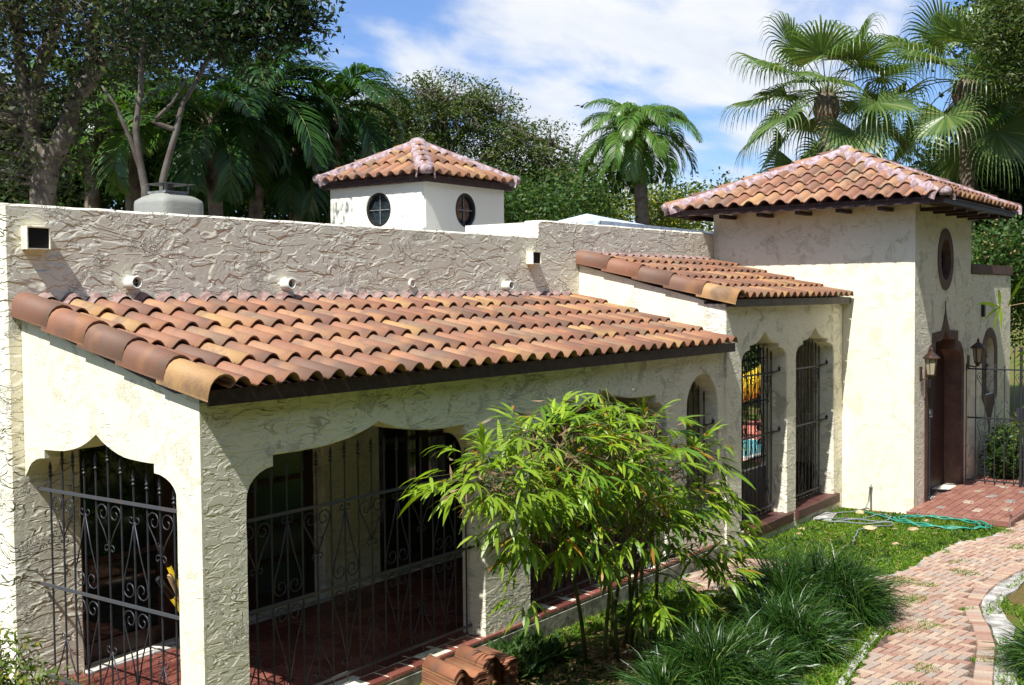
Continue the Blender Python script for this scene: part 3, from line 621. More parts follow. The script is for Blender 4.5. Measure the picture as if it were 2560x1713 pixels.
# ================================================================ iron grilles
def spiral(cx_, cz_, r, turns, a0, sgn, n=14):
    return [(cx_ + r * (1 - .75 * t) * math.cos(a0 + sgn * turns * 2 * math.pi * t), cz_ + r * (1 - .75 * t) * math.sin(a0 + sgn * turns * 2 * math.pi * t)) for t in [i / n for i in range(n + 1)]]
def heart(mb, cu, z0, h, hw, P3, flip=False, r=.0055, foot=True):
    """two mirrored scrolls: a point at z0, opening to curls at z0+h (flip turns it upside down)"""
    for s in (-1, 1):
        R1 = hw * .5; topc = h - R1 * 1.05
        pts = [(0, 0), (.45 * hw, topc * .5), (.93 * hw, topc * .88)] + [(hw * .5 + (x - 0) , z) for x, z in spiral(0, topc, R1, 1.15, .2, 1)]
        L = [(cu + s * x, z0 + (-z if flip else z)) for x, z in pts]; mb.tube([P3(u, z) for u, z in L], r, 4)
        if foot:
            R2 = hw * .24; pts = [(0, .10 * h)] + [(R2 + x * 1, -R2 * .3 + z) for x, z in spiral(0, 0, R2, .95, math.pi * .9, -1, 9)]
            mb.tube([P3(cu + s * x, z0 + (-z if flip else z)) for x, z in pts], r * .9, 4)
_bar = {}
def grille(name, label, cat, ax, pos, us, z0, tops, rails, hearts, group=None, rail_ext=(.12, .12), br=.008, mat='iron', rail_mat='iron_rust', lean=None):
    P3 = (lambda u, z: (u, pos, z)) if ax == 'Y' else (lambda u, z: (pos, u, z))
    root = empty(name, P3((us[0] + us[-1]) / 2, z0), label, cat, group)
    for u, tz in zip(us, tops):
        b = MB().tube([P3(u, z0), P3(u, tz)], br, 6).build('bar', mat, root)
        sp_ = MB().lathe([(.001, -.03), (.016, -.028), (.016, -.018), (.009, -.014), (.009, .0), (.016, .004), (.016, .01), (.008, .016), (.013, .035), (.012, .05), (.001, .095)], 8, P3(u, tz)); sp_.build('finial', mat, b, True)
    for z in rails:
        m_ = MB(); a, b_ = us[0] - rail_ext[0], us[-1] + rail_ext[1]; y_ = -.014
        if ax == 'Y': m_.box(a, b_, pos - .022, pos - .0085, z - .012, z + .012)
        else: m_.box(pos - .022, pos - .0085, a, b_, z - .012, z + .012)
        m_.build('rail', rail_mat, root)
    if ax == 'Y' and name == 'iron_grille':
        for z in rails[:-1] if len(rails) > 2 else rails:   # wall hooks with small leaf ends on the right jamb
            u1 = us[-1] + .05; b = MB().tube([(us[-1], pos - .01, z), (u1 - .012, pos - .05, z + .01), (u1 - .02, pos - .10, z + .03)], .008, 5)
            b.lathe([(.001, -.03), (.022, -.012), (.010, .0), (.026, .016), (.006, .03), (.001, .06)], 6, (u1 - .022, pos - .105, z + .045)).build('wall_hook', mat, root, True)
    for i, z, h, hw, fl in hearts:
        m_ = MB(); heart(m_, us[i] if isinstance(i, int) else i, z, h, hw, P3, fl); m_.build('scroll', mat, root, True)
    return root
gy = lambda px: hit(px, 1290, 0, .13).y
# end-arch grille, bars seen left (far) to right (near)
xs_ = [190, 265, 330, 400, 472, 548, 627, 705, 788, 868, 955]
us = sorted([hit(50 + x * .4038, 1080 + (345 + .1716 * (x - 130)) * .4038, 0, .12).y for x in xs_])
n = len(us); tp = [1.70, 1.755, 1.775, 1.79, 1.86, 1.94, 1.87, 1.82, 1.865, 1.87, 1.76]
sp_ = (us[-1] - us[0]) / (n - 1) * .98
zr1 = hit(50 + 548 * .4038, 1080 + 417 * .4038, 0, .12).z; zr2 = hit(50 + 560 * .4038, 1080 + 1040 * .4038, 0, .12).z
H = [(1, zr1 - .36, .33, sp_, False), (5, zr1 - .36, .33, sp_, False), (9, zr1 - .36, .33, sp_, False), (3, zr2 + .62, .58, sp_, True), (7, zr2 + .62, .58, sp_, True), (3, zr2 - .60, .57, sp_, False), (7, zr2 - .60, .57, sp_, False), (1, .5, .42, sp_, True), (5, .5, .42, sp_, True), (9, .5, .42, sp_, True)]
grille('iron_grille', 'black wrought iron grille with heart scrolls and spear tips in the sunlit end arch', 'grille', 'X', .12, us, .06, tp, [zr1, zr2, .16], H, rail_ext=(.06, .14))
def front_grille(c, hw, z0, top_f, zr, label, n, group=None, y=.16, foot=.1, hearts=True):
    us = [c - hw + .06 + (2 * hw - .12) * i / (n - 1) for i in range(n)]; d = us[1] - us[0]; H = []
    if hearts:
        for i in range(1, n - 1, 4): H.append((i, zr[0] - .38, .35, d * .92, False))
        for i in range(3, n - 1, 4): H += [(i, zr[1] + .6, .56, d * .92, True), (i, zr[1] - .6, .57, d * .92, False)]
        for i in range(1, n - 1, 4): H.append((i, z0 + .42, .38, d * .92, True))
    return grille('iron_grille', label, 'grille', 'Y', y, us, z0, [top_f(u) for u in us], zr, H, group, (.05, .05))
bell = lambda c, hw, lo, hi: (lambda u: lo + (hi - lo) * (1 - (abs(u - c) / hw) ** 2) ** .5 * (1 if abs(u - c) > .25 * hw else 1.03) if abs(u - c) < hw else lo)
front_grille(1.73, 1.34, .09, bell(1.73, 1.34, 1.58, 1.88), [1.52, .86, .16], 'wide black iron grille across the big pointed veranda arch by the corner pier', 18)
front_grille(5.105, 1.33, .09, bell(5.105, 1.33, 1.58, 1.88), [1.52, .86, .16], 'wide black iron grille in the veranda arch behind the bamboo', 18)
front_grille(7.33, .41, .52, bell(7.33, .41, 1.7, 1.95), [1.5, .9], 'small iron grille in the round topped opening at the veranda end', 6)
gA = dict(y=.18)
front_grille(9.085, .715, .11, bell(9.085, .715, 2.15, 2.35), [2.02, 1.2, .2], 'tall narrow iron grille in the passage opening nearer the bamboo', 11, **gA)
front_grille(10.845, .715, .11, bell(10.845, .715, 2.15, 2.35), [2.02, 1.2, .2], 'tall narrow iron grille in the passage opening beside the tower', 11, **gA)
front_grille(13.58, .72, .06, bell(13.58, .72, 1.95, 2.15), [1.95, 1.2, .2], 'inner iron grille at the back of the passage, pool terrace beyond', 11, y=2.2)
# entrance fence right of the door, running out from the wall
us = [-1.12 - .148 * i for i in range(14)]
H = [(i, 1.84, .36, .13, True) if False else (i, 1.42, .36, .13, False) for i in (2, 6, 10)] + [(i, 1.30, .36, .12, True) for i in (4, 8)] + [(i, .38, .62, .12, False) for i in (2, 4, 6, 8, 10)] + [(i, 1.36 - .2, .02, .1, True) for i in ()]
fence = grille('entrance_fence', 'black iron fence with scrolls and a lock beside the tower door on the tiled landing', 'fence', 'X', 14.65, us, -.04, [2.15 if i % 4 == 1 else (2.10 if i > 8 and i % 2 else 1.83) for i in range(14)], [1.83, 1.03, .0], H, rail_mat='iron', rail_ext=(0.02, .06))
MB().box(14.62, 14.66, -2.0, -1.90, 1.02, 1.22).build('lock_box', 'iron', fence)
MB().tube([(14.61, -1.97, -.04), (14.61, -1.97, 2.2)], .022, 8).build('gate_post', 'iron', fence)
# open iron door leaf left of the doorway
us = [-1.13 - .1 * i for i in range(3)]
gl = empty('gate_leaf', (12.60, -1.1, -.04), 'dark iron gate leaf standing open at the left of the tower doorway', 'gate')
for i in range(9): MB().tube([(12.60 + i * .012, -1.10 + i * .028 - .02, -.04), (12.60 + i * .012, -1.10 + i * .028 - .02, 1.92)], .009, 6).build('bar', 'iron', gl)
for z in (.05, 1.0, 1.85): MB().tube([(12.59, -1.13, z), (12.70, -.87, z)], .012, 6).build('rail', 'iron', gl)
MB().box(12.58, 12.60, -1.16, -1.12, 1.22, 1.34).build('lock', 'metal_grey', gl)
# scroll brackets on the window jambs
# lanterns
def lantern(x, z, label):
    root = empty('wall_lantern', (x, -1.10, z), label, 'lantern', 'lanterns either side of the tower door')
    MB().box(x - .045, x + .045, -1.115, -1.102, z - .11, z + .11).build('wall_plate', 'bronze', root)
    MB().tube([(x, -1.11, z - .06), (x, -1.20, z - .08), (x, -1.25, z - .06)], .012, 6).build('arm', 'bronze', root)
    cx_, cy_ = x, -1.255; b0 = z - .02
    MB().lathe([(.001, -.05), (.02, -.045), (.03, -.01), (.062, 0), (.062, .018), (.055, .02)], 6, (cx_, cy_, b0)).build('base', 'bronze', root)
    MB().lathe([(.056, .02), (.084, .25), (.082, .25), (.054, .02)], 6, (cx_, cy_, b0)).build('glass', 'lamp_glass', root)
    for k in range(6):
        a = 2 * math.pi * k / 6; MB().tube([(cx_ + .060 * math.cos(a), cy_ + .060 * math.sin(a), b0 + .018), (cx_ + .09 * math.cos(a), cy_ + .09 * math.sin(a), b0 + .255)], .006, 4).build('rib', 'bronze', root)
    MB().lathe([(.125, .25), (.128, .262), (.09, .30), (.045, .335), (.025, .35), (.018, .37), (.026, .385), (.014, .40), (.001, .43)], 6, (cx_, cy_, b0)).build('hood', 'bronze', root)
    MB().tube([(cx_, cy_, b0 + .02), (cx_, cy_, b0 + .13)], .012, 6).build('candle', 'white_trim', root)
lantern(12.19, 1.89, 'bronze lantern on the wall left of the tower doorway')
lantern(14.84, 1.93, 'bronze lantern between the tower doorway and the narrow wing window')
# ================================================================ LANDING
ld = empty('entry_landing', (13.2, -1.8, -.15), 'raised terracotta tiled landing with patterned inset tiles at the tower door', 'step')
MB().box(11.74, 15.6, -2.44, -1.10, -.16, -.075).build('base_slab', 'concrete', ld)
INS = {(12.3, -1.9), (12.9, -1.6), (13.3, -2.1), (13.9, -1.5), (14.2, -2.1), (12.6, -2.2), (13.6, -1.8), (12.2, -1.4), (14.6, -1.7)}
it = slab_mesh('inset_tile', 'floor_tile', .018, .03)
def skp(x, y): return any(abs(x - a) < .11 and abs(y - b) < .07 for a, b in INS)
tc2 = [srgb(158, 112, 96), srgb(148, 102, 88), srgb(166, 122, 104), srgb(152, 106, 92)]
floor_tiles(ld, 11.74, 15.6, -2.44, -1.10, -.074, .20, .124, ft, colors=tc2, skip=skp)
for a, b in INS: place('inset_tile', it, ld, Matrix.Translation((a, b, -.072)) @ Matrix.Diagonal((.19, .118, 1, 1)), color=random.choice([srgb(176, 160, 140), srgb(150, 150, 140), srgb(190, 170, 150)]))
x = 11.74
while x < 15.5:
    place('edge_tile', ft, ld, Matrix.Translation((x + .1, -2.445, -.112)) @ Matrix.Rotation(R(90), 4, 'X') @ Matrix.Diagonal((.192, .075, 1, 1)), color=random.choice(tc2)); x += .2
y = -2.44
while y < -1.15:
    place('edge_tile', ft, ld, Matrix.Translation((11.735, y + .1, -.112)) @ Matrix.Rotation(R(90), 4, 'X') @ Matrix.Rotation(R(-90), 4, 'Y') @ Matrix.Diagonal((.075, .192, 1, 1)) if False else Matrix.Translation((11.735, y + .1, -.112)) @ Matrix.Rotation(R(-90), 4, 'Y') @ Matrix.Diagonal((.075, .192, 1, 1)), color=random.choice(tc2)); y += .2
#@@PART2
# ================================================================ BRICK PATH
def inpoly(x, y, P):
    c_ = False; j = len(P) - 1
    for i in range(len(P)):
        if (P[i][1] > y) != (P[j][1] > y) and x < (P[j][0] - P[i][0]) * (y - P[i][1]) / (P[j][1] - P[i][1]) + P[i][0]: c_ = not c_
        j = i
    return c_
LEFT = [(16.5, -2.5), (11.6, -2.46), (10.94, -2.38), (10.29, -2.14), (9.44, -2.06), (8.49, -2.05), (7.97, -1.92), (7.75, -1.5), (8.1, -.7), (7.9, -.15), (7.6, .0), (6.6, -.1), (6.2, -.5), (6.75, -1.0), (6.9, -1.7), (6.75, -2.2), (6.31, -2.5), (5.79, -2.65), (5.33, -2.71), (4.61, -2.80), (4.2, -2.87), (3.2, -3.1), (2, -3.6)]
RIGHT = [(2, -4.9), (3.4, -4.3), (4.92, -3.85), (6.0, -3.62), (6.59, -3.43), (6.91, -3.29), (7.33, -3.15), (8.08, -3.08), (8.81, -3.12), (9.4, -3.2), (10.3, -3.3), (11.5, -3.5), (16.5, -4.2)]
PATH = LEFT + RIGHT
path = empty('brick_path', (8, -2.7, -.155), None, None, None, 'structure')
tri = geometry.tessellate_polygon([[Vector((x, y, 0)) for x, y in PATH]])
MB().add([(x, y, -.148) for x, y in PATH], tri).build('mortar_bed', 'grout', path)
PALB = [srgb(184, 154, 134), srgb(176, 144, 124), srgb(188, 164, 140), srgb(170, 138, 120), srgb(176, 158, 142), srgb(168, 154, 140), srgb(164, 126, 108), srgb(192, 172, 150)]
bl = [MB().add([(-.5, -.5, 0), (.5, -.5, 0), (.5, .5, 0), (-.5, .5, 0), (-.47, -.44, .022), (.46, -.45, .02), (.47, .44, .023), (-.46, .45, .021)], [(4, 5, 6, 7), (0, 1, 5, 4), (1, 2, 6, 5), (2, 3, 7, 6), (3, 0, 4, 7)]).mesh('brick', 'brick')]
bw = .08; ang = math.atan2(.59, .806) + R(45); ca, sa = math.cos(ang), math.sin(ang); BR = []
EDGE = .22
def dist_edge(x, y, P):
    best = 9
    for i in range(len(P) - 1):
        ax_, ay = P[i]; bx, by = P[i + 1]; dx, dy = bx - ax_, by - ay; t = max(0, min(1, ((x - ax_) * dx + (y - ay) * dy) / (dx * dx + dy * dy))); best = min(best, math.hypot(x - ax_ - t * dx, y - ay - t * dy))
    return best
for k in range(-170, 170):
    for l in range(-75, 75):
        for (u, v, rot) in ((k + 2 * l + 1, k - 2 * l + .5, 0), (k + 2 * l + .5, k - 2 * l + 2, 90)):
            x = 8 + (u * ca - v * sa) * bw; y = -2.5 + (u * sa + v * ca) * bw
            if not (2 < x < 16 and -4.6 < y < .1) or not inpoly(x, y, PATH): continue
            if dist_edge(x, y, RIGHT) < EDGE - .03: continue
            if dist_edge(x, y, LEFT) < .05: continue
            BR.append((x, y, ang + R(rot)))
for i in range(len(RIGHT) - 1):   # soldier course along the outer edge
    a, b = Vector(RIGHT[i]), Vector(RIGHT[i + 1]); L = (b - a).length; d = (b - a).normalized(); nn = Vector((-d.y, d.x)); n = max(1, int(L / .082))
    for j in range(n):
        p = a + d * (L * (j + .5) / n) + nn * .095; BR.append((p.x, p.y, math.atan2(nn.y, nn.x)))
def seen(x, y):
    p = proj((x, y, -.13)); return p[2] > 0 and -20 < p[0] < 2580 and p[1] < 1760, p[2]
vis = sorted([(seen(x, y)[1], x, y, a) for x, y, a in BR if seen(x, y)[0]]); rest = [(0, x, y, a) for x, y, a in BR if not seen(x, y)[0]]
rb = MB()
for i, (d, x, y, a) in enumerate(vis + rest):
    gone = noise.noise(Vector((x * 1.3, y * 1.3, 4))) > .56
    mt = Matrix.Translation((x, y, -.147 + random.uniform(-.003, .004) - (.012 if gone else 0))) @ Matrix.Rotation(a + random.uniform(-.03, .03), 4, 'Z') @ Matrix.Rotation(random.uniform(-.012, .012), 4, 'X') @ Matrix.Diagonal((bw * 1.93, bw * .93, 1, 1))
    if i < 300 and d: place('brick', bl[0], path, mt, color=random.choice(PALB))
    else: rb.add([mt @ v.co for v in bl[0].vertices], [tuple(p.vertices) for p in bl[0].polygons])
q = Mat('brick_far', rough=.85, spec=.2); g_ = q.n.new('ShaderNodeNewGeometry'); c = q.coord()
k_ = q.ramp(g_.outputs['Random Per Island'], [(i / 8, PALB[i]) for i in range(8)]); q.col(q.mix(q.rng(q.noise(c, 18, 5, .65), .35, .75, 0, .5), k_, srgb(120, 92, 80))).bump(q.noise(c, 36, 4, .6), .004); M['brick_far'] = q.m
rb.build('brick', 'brick_far', path, kind='stuff')
def ribbon(name, line, w_, z, h, mat, **t):
    mb = MB(); P = []
    for i, p in enumerate(line):
        a, b = Vector(line[max(i - 1, 0)]), Vector(line[min(i + 1, len(line) - 1)]); d = (b - a).normalized(); nn = Vector((-d.y, d.x)); ww = w_ * (1 + .35 * noise.noise(Vector((p[0] * 2, p[1] * 2, 0))))
        q1 = Vector(p); q2 = Vector(p) - nn * ww; P += [(q1.x, q1.y, z - .05), (q1.x, q1.y, z + h), (q2.x, q2.y, z + h), (q2.x, q2.y, z - .05)]
    mb.add(P, [(4 * i + j, 4 * i + j + 1, 4 * i + j + 5, 4 * i + j + 4) for i in range(len(line) - 1) for j in range(3)]); return fix(mb.build(name, mat, None, **t))
def smooth_line(L, n=5):
    out = []
    for i in range(len(L) - 1):
        p0, p1, p2, p3 = [Vector(L[max(0, min(len(L) - 1, i + k))]) for k in (-1, 0, 1, 2)]
        for j in range(n):
            t = j / n; q_ = .5 * ((2 * p1) + (p2 - p0) * t + (2 * p0 - 5 * p1 + 4 * p2 - p3) * t * t + (3 * p1 - p0 - 3 * p2 + p3) * t ** 3)
            out.append((q_.x + random.uniform(-.012, .012), q_.y + random.uniform(-.012, .012)))
    return out + [L[-1]]
ribbon('path_kerb', smooth_line(RIGHT), .19, -.15, .016, 'concrete', kind='structure')
ribbon('path_kerb', smooth_line(LEFT[1:7])[::1], -.07, -.15, .012, 'concrete', kind='structure')
ribbon('path_kerb', smooth_line([(8.3, -.1), (7.6, .03), (6.6, -.12), (6.1, -.5), (6.65, -1.0), (6.75, -1.7), (6.3, -2.45), (5.3, -2.68), (4.2, -2.84)]), .07, -.15, .02, 'concrete', kind='structure')
# ================================================================ leaves and trees
def rand_unit(n):
    v = np.random.normal(size=(n, 3)); return unit(v)
def leaf_quads(C, size, aspect=.45, up_bias=.3, droop=0):
    """pointed leaves (diamond quads) of length `size` at centres C"""
    n = len(C); d = rand_unit(n); d[:, 2] = d[:, 2] * .7 - droop; d = unit(d); nrm = rand_unit(n); nrm[:, 2] += up_bias * 2; s = unit(np.cross(d, nrm)); nn = np.cross(s, d)
    L = (size * np.random.uniform(.6, 1.25, n))[:, None]; w_ = L * aspect * .5
    return np.stack([C, C + d * L * .45 + s * w_ - nn * L * .05, C + d * L, C + d * L * .45 - s * w_ - nn * L * .05], axis=1)
def tree(name, label, cat, trunks, blobs, leafmat, barkmat, leaf=.1, per=60, spread=.35, aspect=.45, group=None, twigs=True, flat=1.0, twig_r=.012, droop=.1, bare=0):
    root = empty(name, trunks[0][0][0], label, cat, group); mb = MB(); nodes = []
    for t in trunks:
        pts = [Vector(p) for p, r in t]; rad = [r for p, r in t]; P = []; Q = []
        for i in range(len(pts) - 1):
            for k in range(4):
                f_ = k / 4; p = pts[i].lerp(pts[i + 1], f_); r = rad[i] + (rad[i + 1] - rad[i]) * f_; nz = noise.noise_vector(p * 1.1) * min(.16, r * 1.6); P.append(p + nz); Q.append(r)
        P.append(pts[-1]); Q.append(rad[-1]); mb.tube(P, Q, 9 if rad[0] > .06 else 6)
        nodes += [(p, r) for p, r in zip(P, Q)]
    cents = []
    for c_, rr, n in blobs:
        c_ = Vector(c_)
        for i in range(n):
            v = Vector(rand_unit(1)[0]) * random.uniform(.55, 1) ** .5; cents.append(c_ + Vector((v.x * rr[0], v.y * rr[1], v.z * rr[2])))
    A = np.array([p for p, r in nodes]); tips = []
    for c_ in cents:
        d = np.linalg.norm(A - np.array(c_) - np.array([0, 0, 0]), axis=1) + np.maximum(0, A[:, 2] - c_.z) * .8; i = int(d.argmin()); a = Vector(A[i]); L = (c_ - a).length
        if twigs and L < 6:
            m1 = a.lerp(c_, .5) + Vector((random.uniform(-.12, .12), random.uniform(-.12, .12), random.uniform(-.02, .14))) * L
            r0 = max(twig_r, min(nodes[i][1] * .45, .012 + L * .016)); mb.tube([a, a.lerp(m1, .5) + Vector(rand_unit(1)[0]) * .03 * L, m1, m1.lerp(c_, .5) + Vector(rand_unit(1)[0]) * .04 * L, c_], [r0, r0 * .8, r0 * .6, r0 * .4, twig_r * .35], 5, False)
            for k in range(4):
                s_ = m1.lerp(c_, random.uniform(.1, 1)); e_ = s_ + Vector(rand_unit(1)[0]) * spread * random.uniform(.8, 1.5); mb.tube([s_, s_.lerp(e_, .5) + Vector(rand_unit(1)[0]) * .05, e_], [twig_r * .6, twig_r * .4, twig_r * .2], 4, False); tips.append(e_)
        tips.append(c_)
    mb.build('trunk', barkmat, root, True)
    T = np.array(tips); T = T[np.random.rand(len(T)) >= bare]; n = len(T) * per; C = np.repeat(T, per, axis=0) + np.random.normal(size=(n, 3)) * np.array([spread, spread, spread * flat]) * .55
    quads('foliage', leaf_quads(C, leaf, aspect, droop=droop), leafmat, root)
    return root
def T(px, py, d): return tuple(far(px, py, d))
def blob(px, py, d, rx, rz, n, ry=None): return (T(px, py, d), (rx, ry or rx, rz), n)
g0 = lambda px, d: (lambda p: (p[0], p[1], -.2))(T(px, 700, d))
S = 1
# big dark tree at the left
D = 15.5
tree('broad_tree', 'big dark grey-green tree with thick forked trunk at the left edge', 'tree',
     [[(g0(95, D), .20), (T(104, 470, D), .16), (T(110, 400, D), .15), (T(178, 300, D), .11), (T(230, 170, D), .09), (T(255, 20, D), .06), (T(300, -160, D), .04)],
      [(T(108, 420, D), .12), (T(80, 320, D), .10), (T(62, 200, D), .08), (T(45, 40, D), .06), (T(30, -150, D), .04)],
      [(T(82, 330, D), .11), (T(100, 180, D), .09), (T(140, 60, D), .06), (T(150, -120, D), .03)],
      [(T(200, 245, D), .10), (T(262, 150, D), .08), (T(330, 110, D), .05), (T(420, 90, D), .03)],
      [(T(70, 300, D), .08), (T(20, 220, D), .06), (T(-60, 140, D), .04)]],
     [blob(60, 40, D, 1.5, .8, 50), blob(250, 40, D, 1.4, .6, 50), blob(120, 230, D + .9, 1.0, .7, 20), blob(400, 80, D + .5, .8, .4, 32), blob(-40, 200, D, 1.0, 1.0, 26), blob(150, -160, D, 2.4, .9, 60), blob(40, 380, D + 1, .9, .4, 16)],
     'leaf_grey', 'bark', leaf=.085, per=19, spread=.38, aspect=.5)
# leafy branch reaching over from a reddish multi-stem tree
D = 14
tree('slender_tree', 'slender multi-stem reddish tree whose leafy branch reaches across the sky', 'tree',
     [[(g0(360, D), .06), (T(358, 470, D), .05), (T(345, 330, D), .04), (T(352, 230, D), .034), (T(350, 130, D), .026), (T(400, -20, D), .015)],
      [(T(357, 440, D), .035), (T(330, 350, D), .028), (T(290, 260, D), .02), (T(255, 215, D), .012)],
      [(g0(420, D), .055), (T(405, 450, D), .045), (T(440, 340, D), .036), (T(455, 260, D), .032), (T(505, 170, D), .026), (T(560, 60, D), .02), (T(640, -40, D), .012)],
      [(T(440, 330, D), .03), (T(385, 310, D), .025), (T(430, 260, D), .02), (T(470, 185, D), .012)],
      [(T(520, 150, D), .022), (T(600, 110, D), .018), (T(690, 95, D), .013), (T(770, 70, D), .006)],
      [(T(560, 60, D), .03), (T(640, 20, D), .022), (T(730, 10, D), .014)]],
     [blob(530, 60, D, .42, .30, 16), blob(610, 55, D, .40, .26, 16), blob(650, 110, D, .25, .14, 8), blob(700, 25, D, .38, .22, 14), blob(770, 65, D, .20, .12, 8), blob(560, -10, D, .6, .2, 10), blob(640, -30, D, .6, .2, 10), blob(300, 50, D, .5, .35, 9), blob(440, 20, D, .5, .35, 10), blob(740, 85, D, .16, .07, 4)],
     'leaf_dark', 'bark_red', leaf=.10, per=14, spread=.20, aspect=.42, droop=.35)
# spreading fern-leaved tree behind the cupola
D = 29
tree('spreading_tree', 'wide flat-topped feathery tree with tangled bare grey twigs behind the cupola', 'tree',
     [[(g0(1180, D), .35), (T(1170, 560, D), .3), (T(1160, 470, D), .25), (T(1120, 380, D), .18), (T(1100, 300, D), .12), (T(1110, 245, D), .05)],
      [(T(1160, 460, D), .2), (T(1230, 380, D), .14), (T(1330, 350, D), .09), (T(1420, 380, D), .04)],
      [(T(1150, 440, D), .2), (T(1050, 370, D), .14), (T(990, 300, D), .09), (T(960, 260, D), .04)],
      [(T(1180, 480, D), .16), (T(1300, 460, D), .10), (T(1400, 470, D), .05)], [(T(1120, 380, D), .1), (T(1180, 300, D), .07), (T(1220, 270, D), .04)]],
     [blob(1080, 260, D, 1.6, .28, 60), blob(960, 300, D, 1.0, .4, 36), blob(1180, 320, D, 1.5, .4, 50), blob(1010, 370, D, 1.3, .5, 40), blob(1300, 370, D, 1.2, .45, 40), blob(1400, 430, D, .9, .45, 30), blob(1180, 430, D, 1.8, .6, 50), blob(1330, 520, D, 1.3, .5, 40), blob(1060, 235, D, .5, .15, 10), blob(1260, 290, D, .5, .2, 8)],
     'leaf_fern', 'bark_pale', leaf=.095, per=44, spread=.36, aspect=.42, flat=.32, twig_r=.024, bare=.42, droop=-.0)
# dark trees at the right edge
D = 24
for px, lab, dd in ((2490, 'dense dark tree behind the right hand fan palm', 33), (2650, 'dark leaning tree cut off by the right edge', 35)):
    tree('dark_tree', lab, 'tree', [[(g0(px, dd), .22), (T(px - 10, 560, dd), .18), (T(px + 15, 300, dd), .12), (T(px + 10, 60, dd), .06)], [(T(px, 420, dd), .1), (T(px - 70, 330, dd), .06), (T(px - 120, 280, dd), .02)]],
         [blob(px + 30, 500, dd, 1.5, 1.3, 80), blob(px + 110, 260, dd, 1.2, 1.6, 50), blob(px, 640, dd, 1.8, 1.3, 60), blob(px + 90, 50, dd, 1.3, 1.5, 50)], 'leaf_dark', 'bark', leaf=.17, per=50, spread=.55, aspect=.5, droop=.2)
D = 27
tree('overhanging_tree', 'feathery green branch hanging into the top right corner', 'tree', [[(g0(2800, D), .2), (T(2780, 300, D), .14), (T(2680, 90, D), .08), (T(2560, 60, D), .04), (T(2480, 110, D), .015)], [(T(2640, 160, D), .04), (T(2540, 200, D), .02), (T(2480, 230, D), .01)]],
     [blob(2520, 60, D, .55, .42, 16), blob(2560, 160, D, .6, .4, 12), blob(2600, 20, D, .8, .6, 18)], 'leaf_fern', 'bark', leaf=.13, per=36, spread=.4, aspect=.3, flat=.4, droop=.3)
# ---- palms
def frond_strips(base, azi, elev, L, droop, nl=38, leafL=.55, wid=.026, hang=.8, vee=.35, start=.16):
    """pinnate frond: arching stem and pairs of drooping leaflets. returns stem points, P, W"""
    m_ = 14; ts = np.linspace(0, 1, m_); dirh = np.array([math.cos(azi), math.sin(azi), 0]); el = elev - droop * ts ** 1.35
    step = L / (m_ - 1); P = np.zeros((m_, 3)); P[0] = base
    for i in range(1, m_): P[i] = P[i - 1] + step * (dirh * math.cos(el[i]) + np.array([0, 0, math.sin(el[i])]))
    side = np.array([-dirh[1], dirh[0], 0]); LP = []; LW = []
    for s_ in (-1, 1):
        for j in range(nl):
            t = start + (1 - start) * (j + random.random() * .6) / nl; k = min(m_ - 2, int(t * (m_ - 1))); f_ = t * (m_ - 1) - k; b = P[k] * (1 - f_) + P[k + 1] * f_; tan = unit(P[k + 1] - P[k]); nrm = np.cross(tan, side) if np.cross(tan, side)[2] > 0 else -np.cross(tan, side)
            ll = leafL * (math.sin(math.pi * min(1, (t - start) / (1 - start) * .85 + .16)) ** .6) * random.uniform(.85, 1.12)
            d = unit(side * s_ * 1.0 + tan * (.35 + .9 * t) + nrm * vee); pts = [b]
            for q_ in range(3):
                pts.append(pts[-1] + d * ll / 3); d = unit(d + np.array([0, 0, -hang * (.45 + .5 * q_)]))
            pts = np.array(pts); wv = unit(np.cross(pts[1] - pts[0], nrm)) if np.linalg.norm(np.cross(pts[1] - pts[0], nrm)) > .01 else tan
            LP.append(pts); LW.append(np.outer([.5, 1, .8, .08], wv) * wid * .5 * random.uniform(.8, 1.2))
    return P, np.array(LP), np.array(LW)
def feather_palm(label, top, base, n, L, leafmat, leafL=.6, wid=.04, seed=0, r=.13, group=None, hang=.8, nl=36, shaft=None):
    random.seed(seed); root = empty('feather_palm', base, label, 'palm', group); top = Vector(top); base = Vector(base)
    pts = [base, base.lerp(top, .5) + Vector((random.uniform(-.1, .1), random.uniform(-.1, .1), 0)), top.lerp(base, .12), top]
    MB().tube([p for p in pts], [r * 1.3, r, r * .85, r * .7], 10).build('trunk', 'palm_bark', root, True)
    MB().lathe([(r * .75, -.5), (r * .9, -.3), (r * .6, 0), (.03, .25)], 10, top).build('crownshaft', 'cane' if shaft else 'palm_bark', root, True)
    for i in range(n):
        t = i / (n - 1); azi = i * 2.39996 + random.uniform(-.2, .2); el = R(84) - t * R(105) + random.uniform(-.12, .12)
        P, LP, LW = frond_strips(np.array(top) + np.array([0, 0, .05]), azi, el, L * random.uniform(.85, 1.1) * (.8 + .2 * math.sin(math.pi * t)), R(118) * random.uniform(.8, 1.15), nl, leafL, wid, hang)
        fr = MB().tube([tuple(p) for p in P], [.022 - .018 * k / 13 for k in range(14)], 4).build('frond', 'cane', root, True)
        strips('leaflets', LP, LW, leafmat, fr)
    return root
gp = 'dark feather palms behind the parapet'
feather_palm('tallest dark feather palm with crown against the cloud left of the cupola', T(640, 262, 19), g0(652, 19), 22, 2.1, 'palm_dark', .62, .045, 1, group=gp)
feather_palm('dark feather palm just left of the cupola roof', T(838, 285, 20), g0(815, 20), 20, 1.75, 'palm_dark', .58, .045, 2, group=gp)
feather_palm('lower shaded feather palm between the chimney and the tallest dark palm', T(525, 330, 18), g0(590, 18), 18, 1.7, 'palm_dark', .55, .045, 3, group=gp)
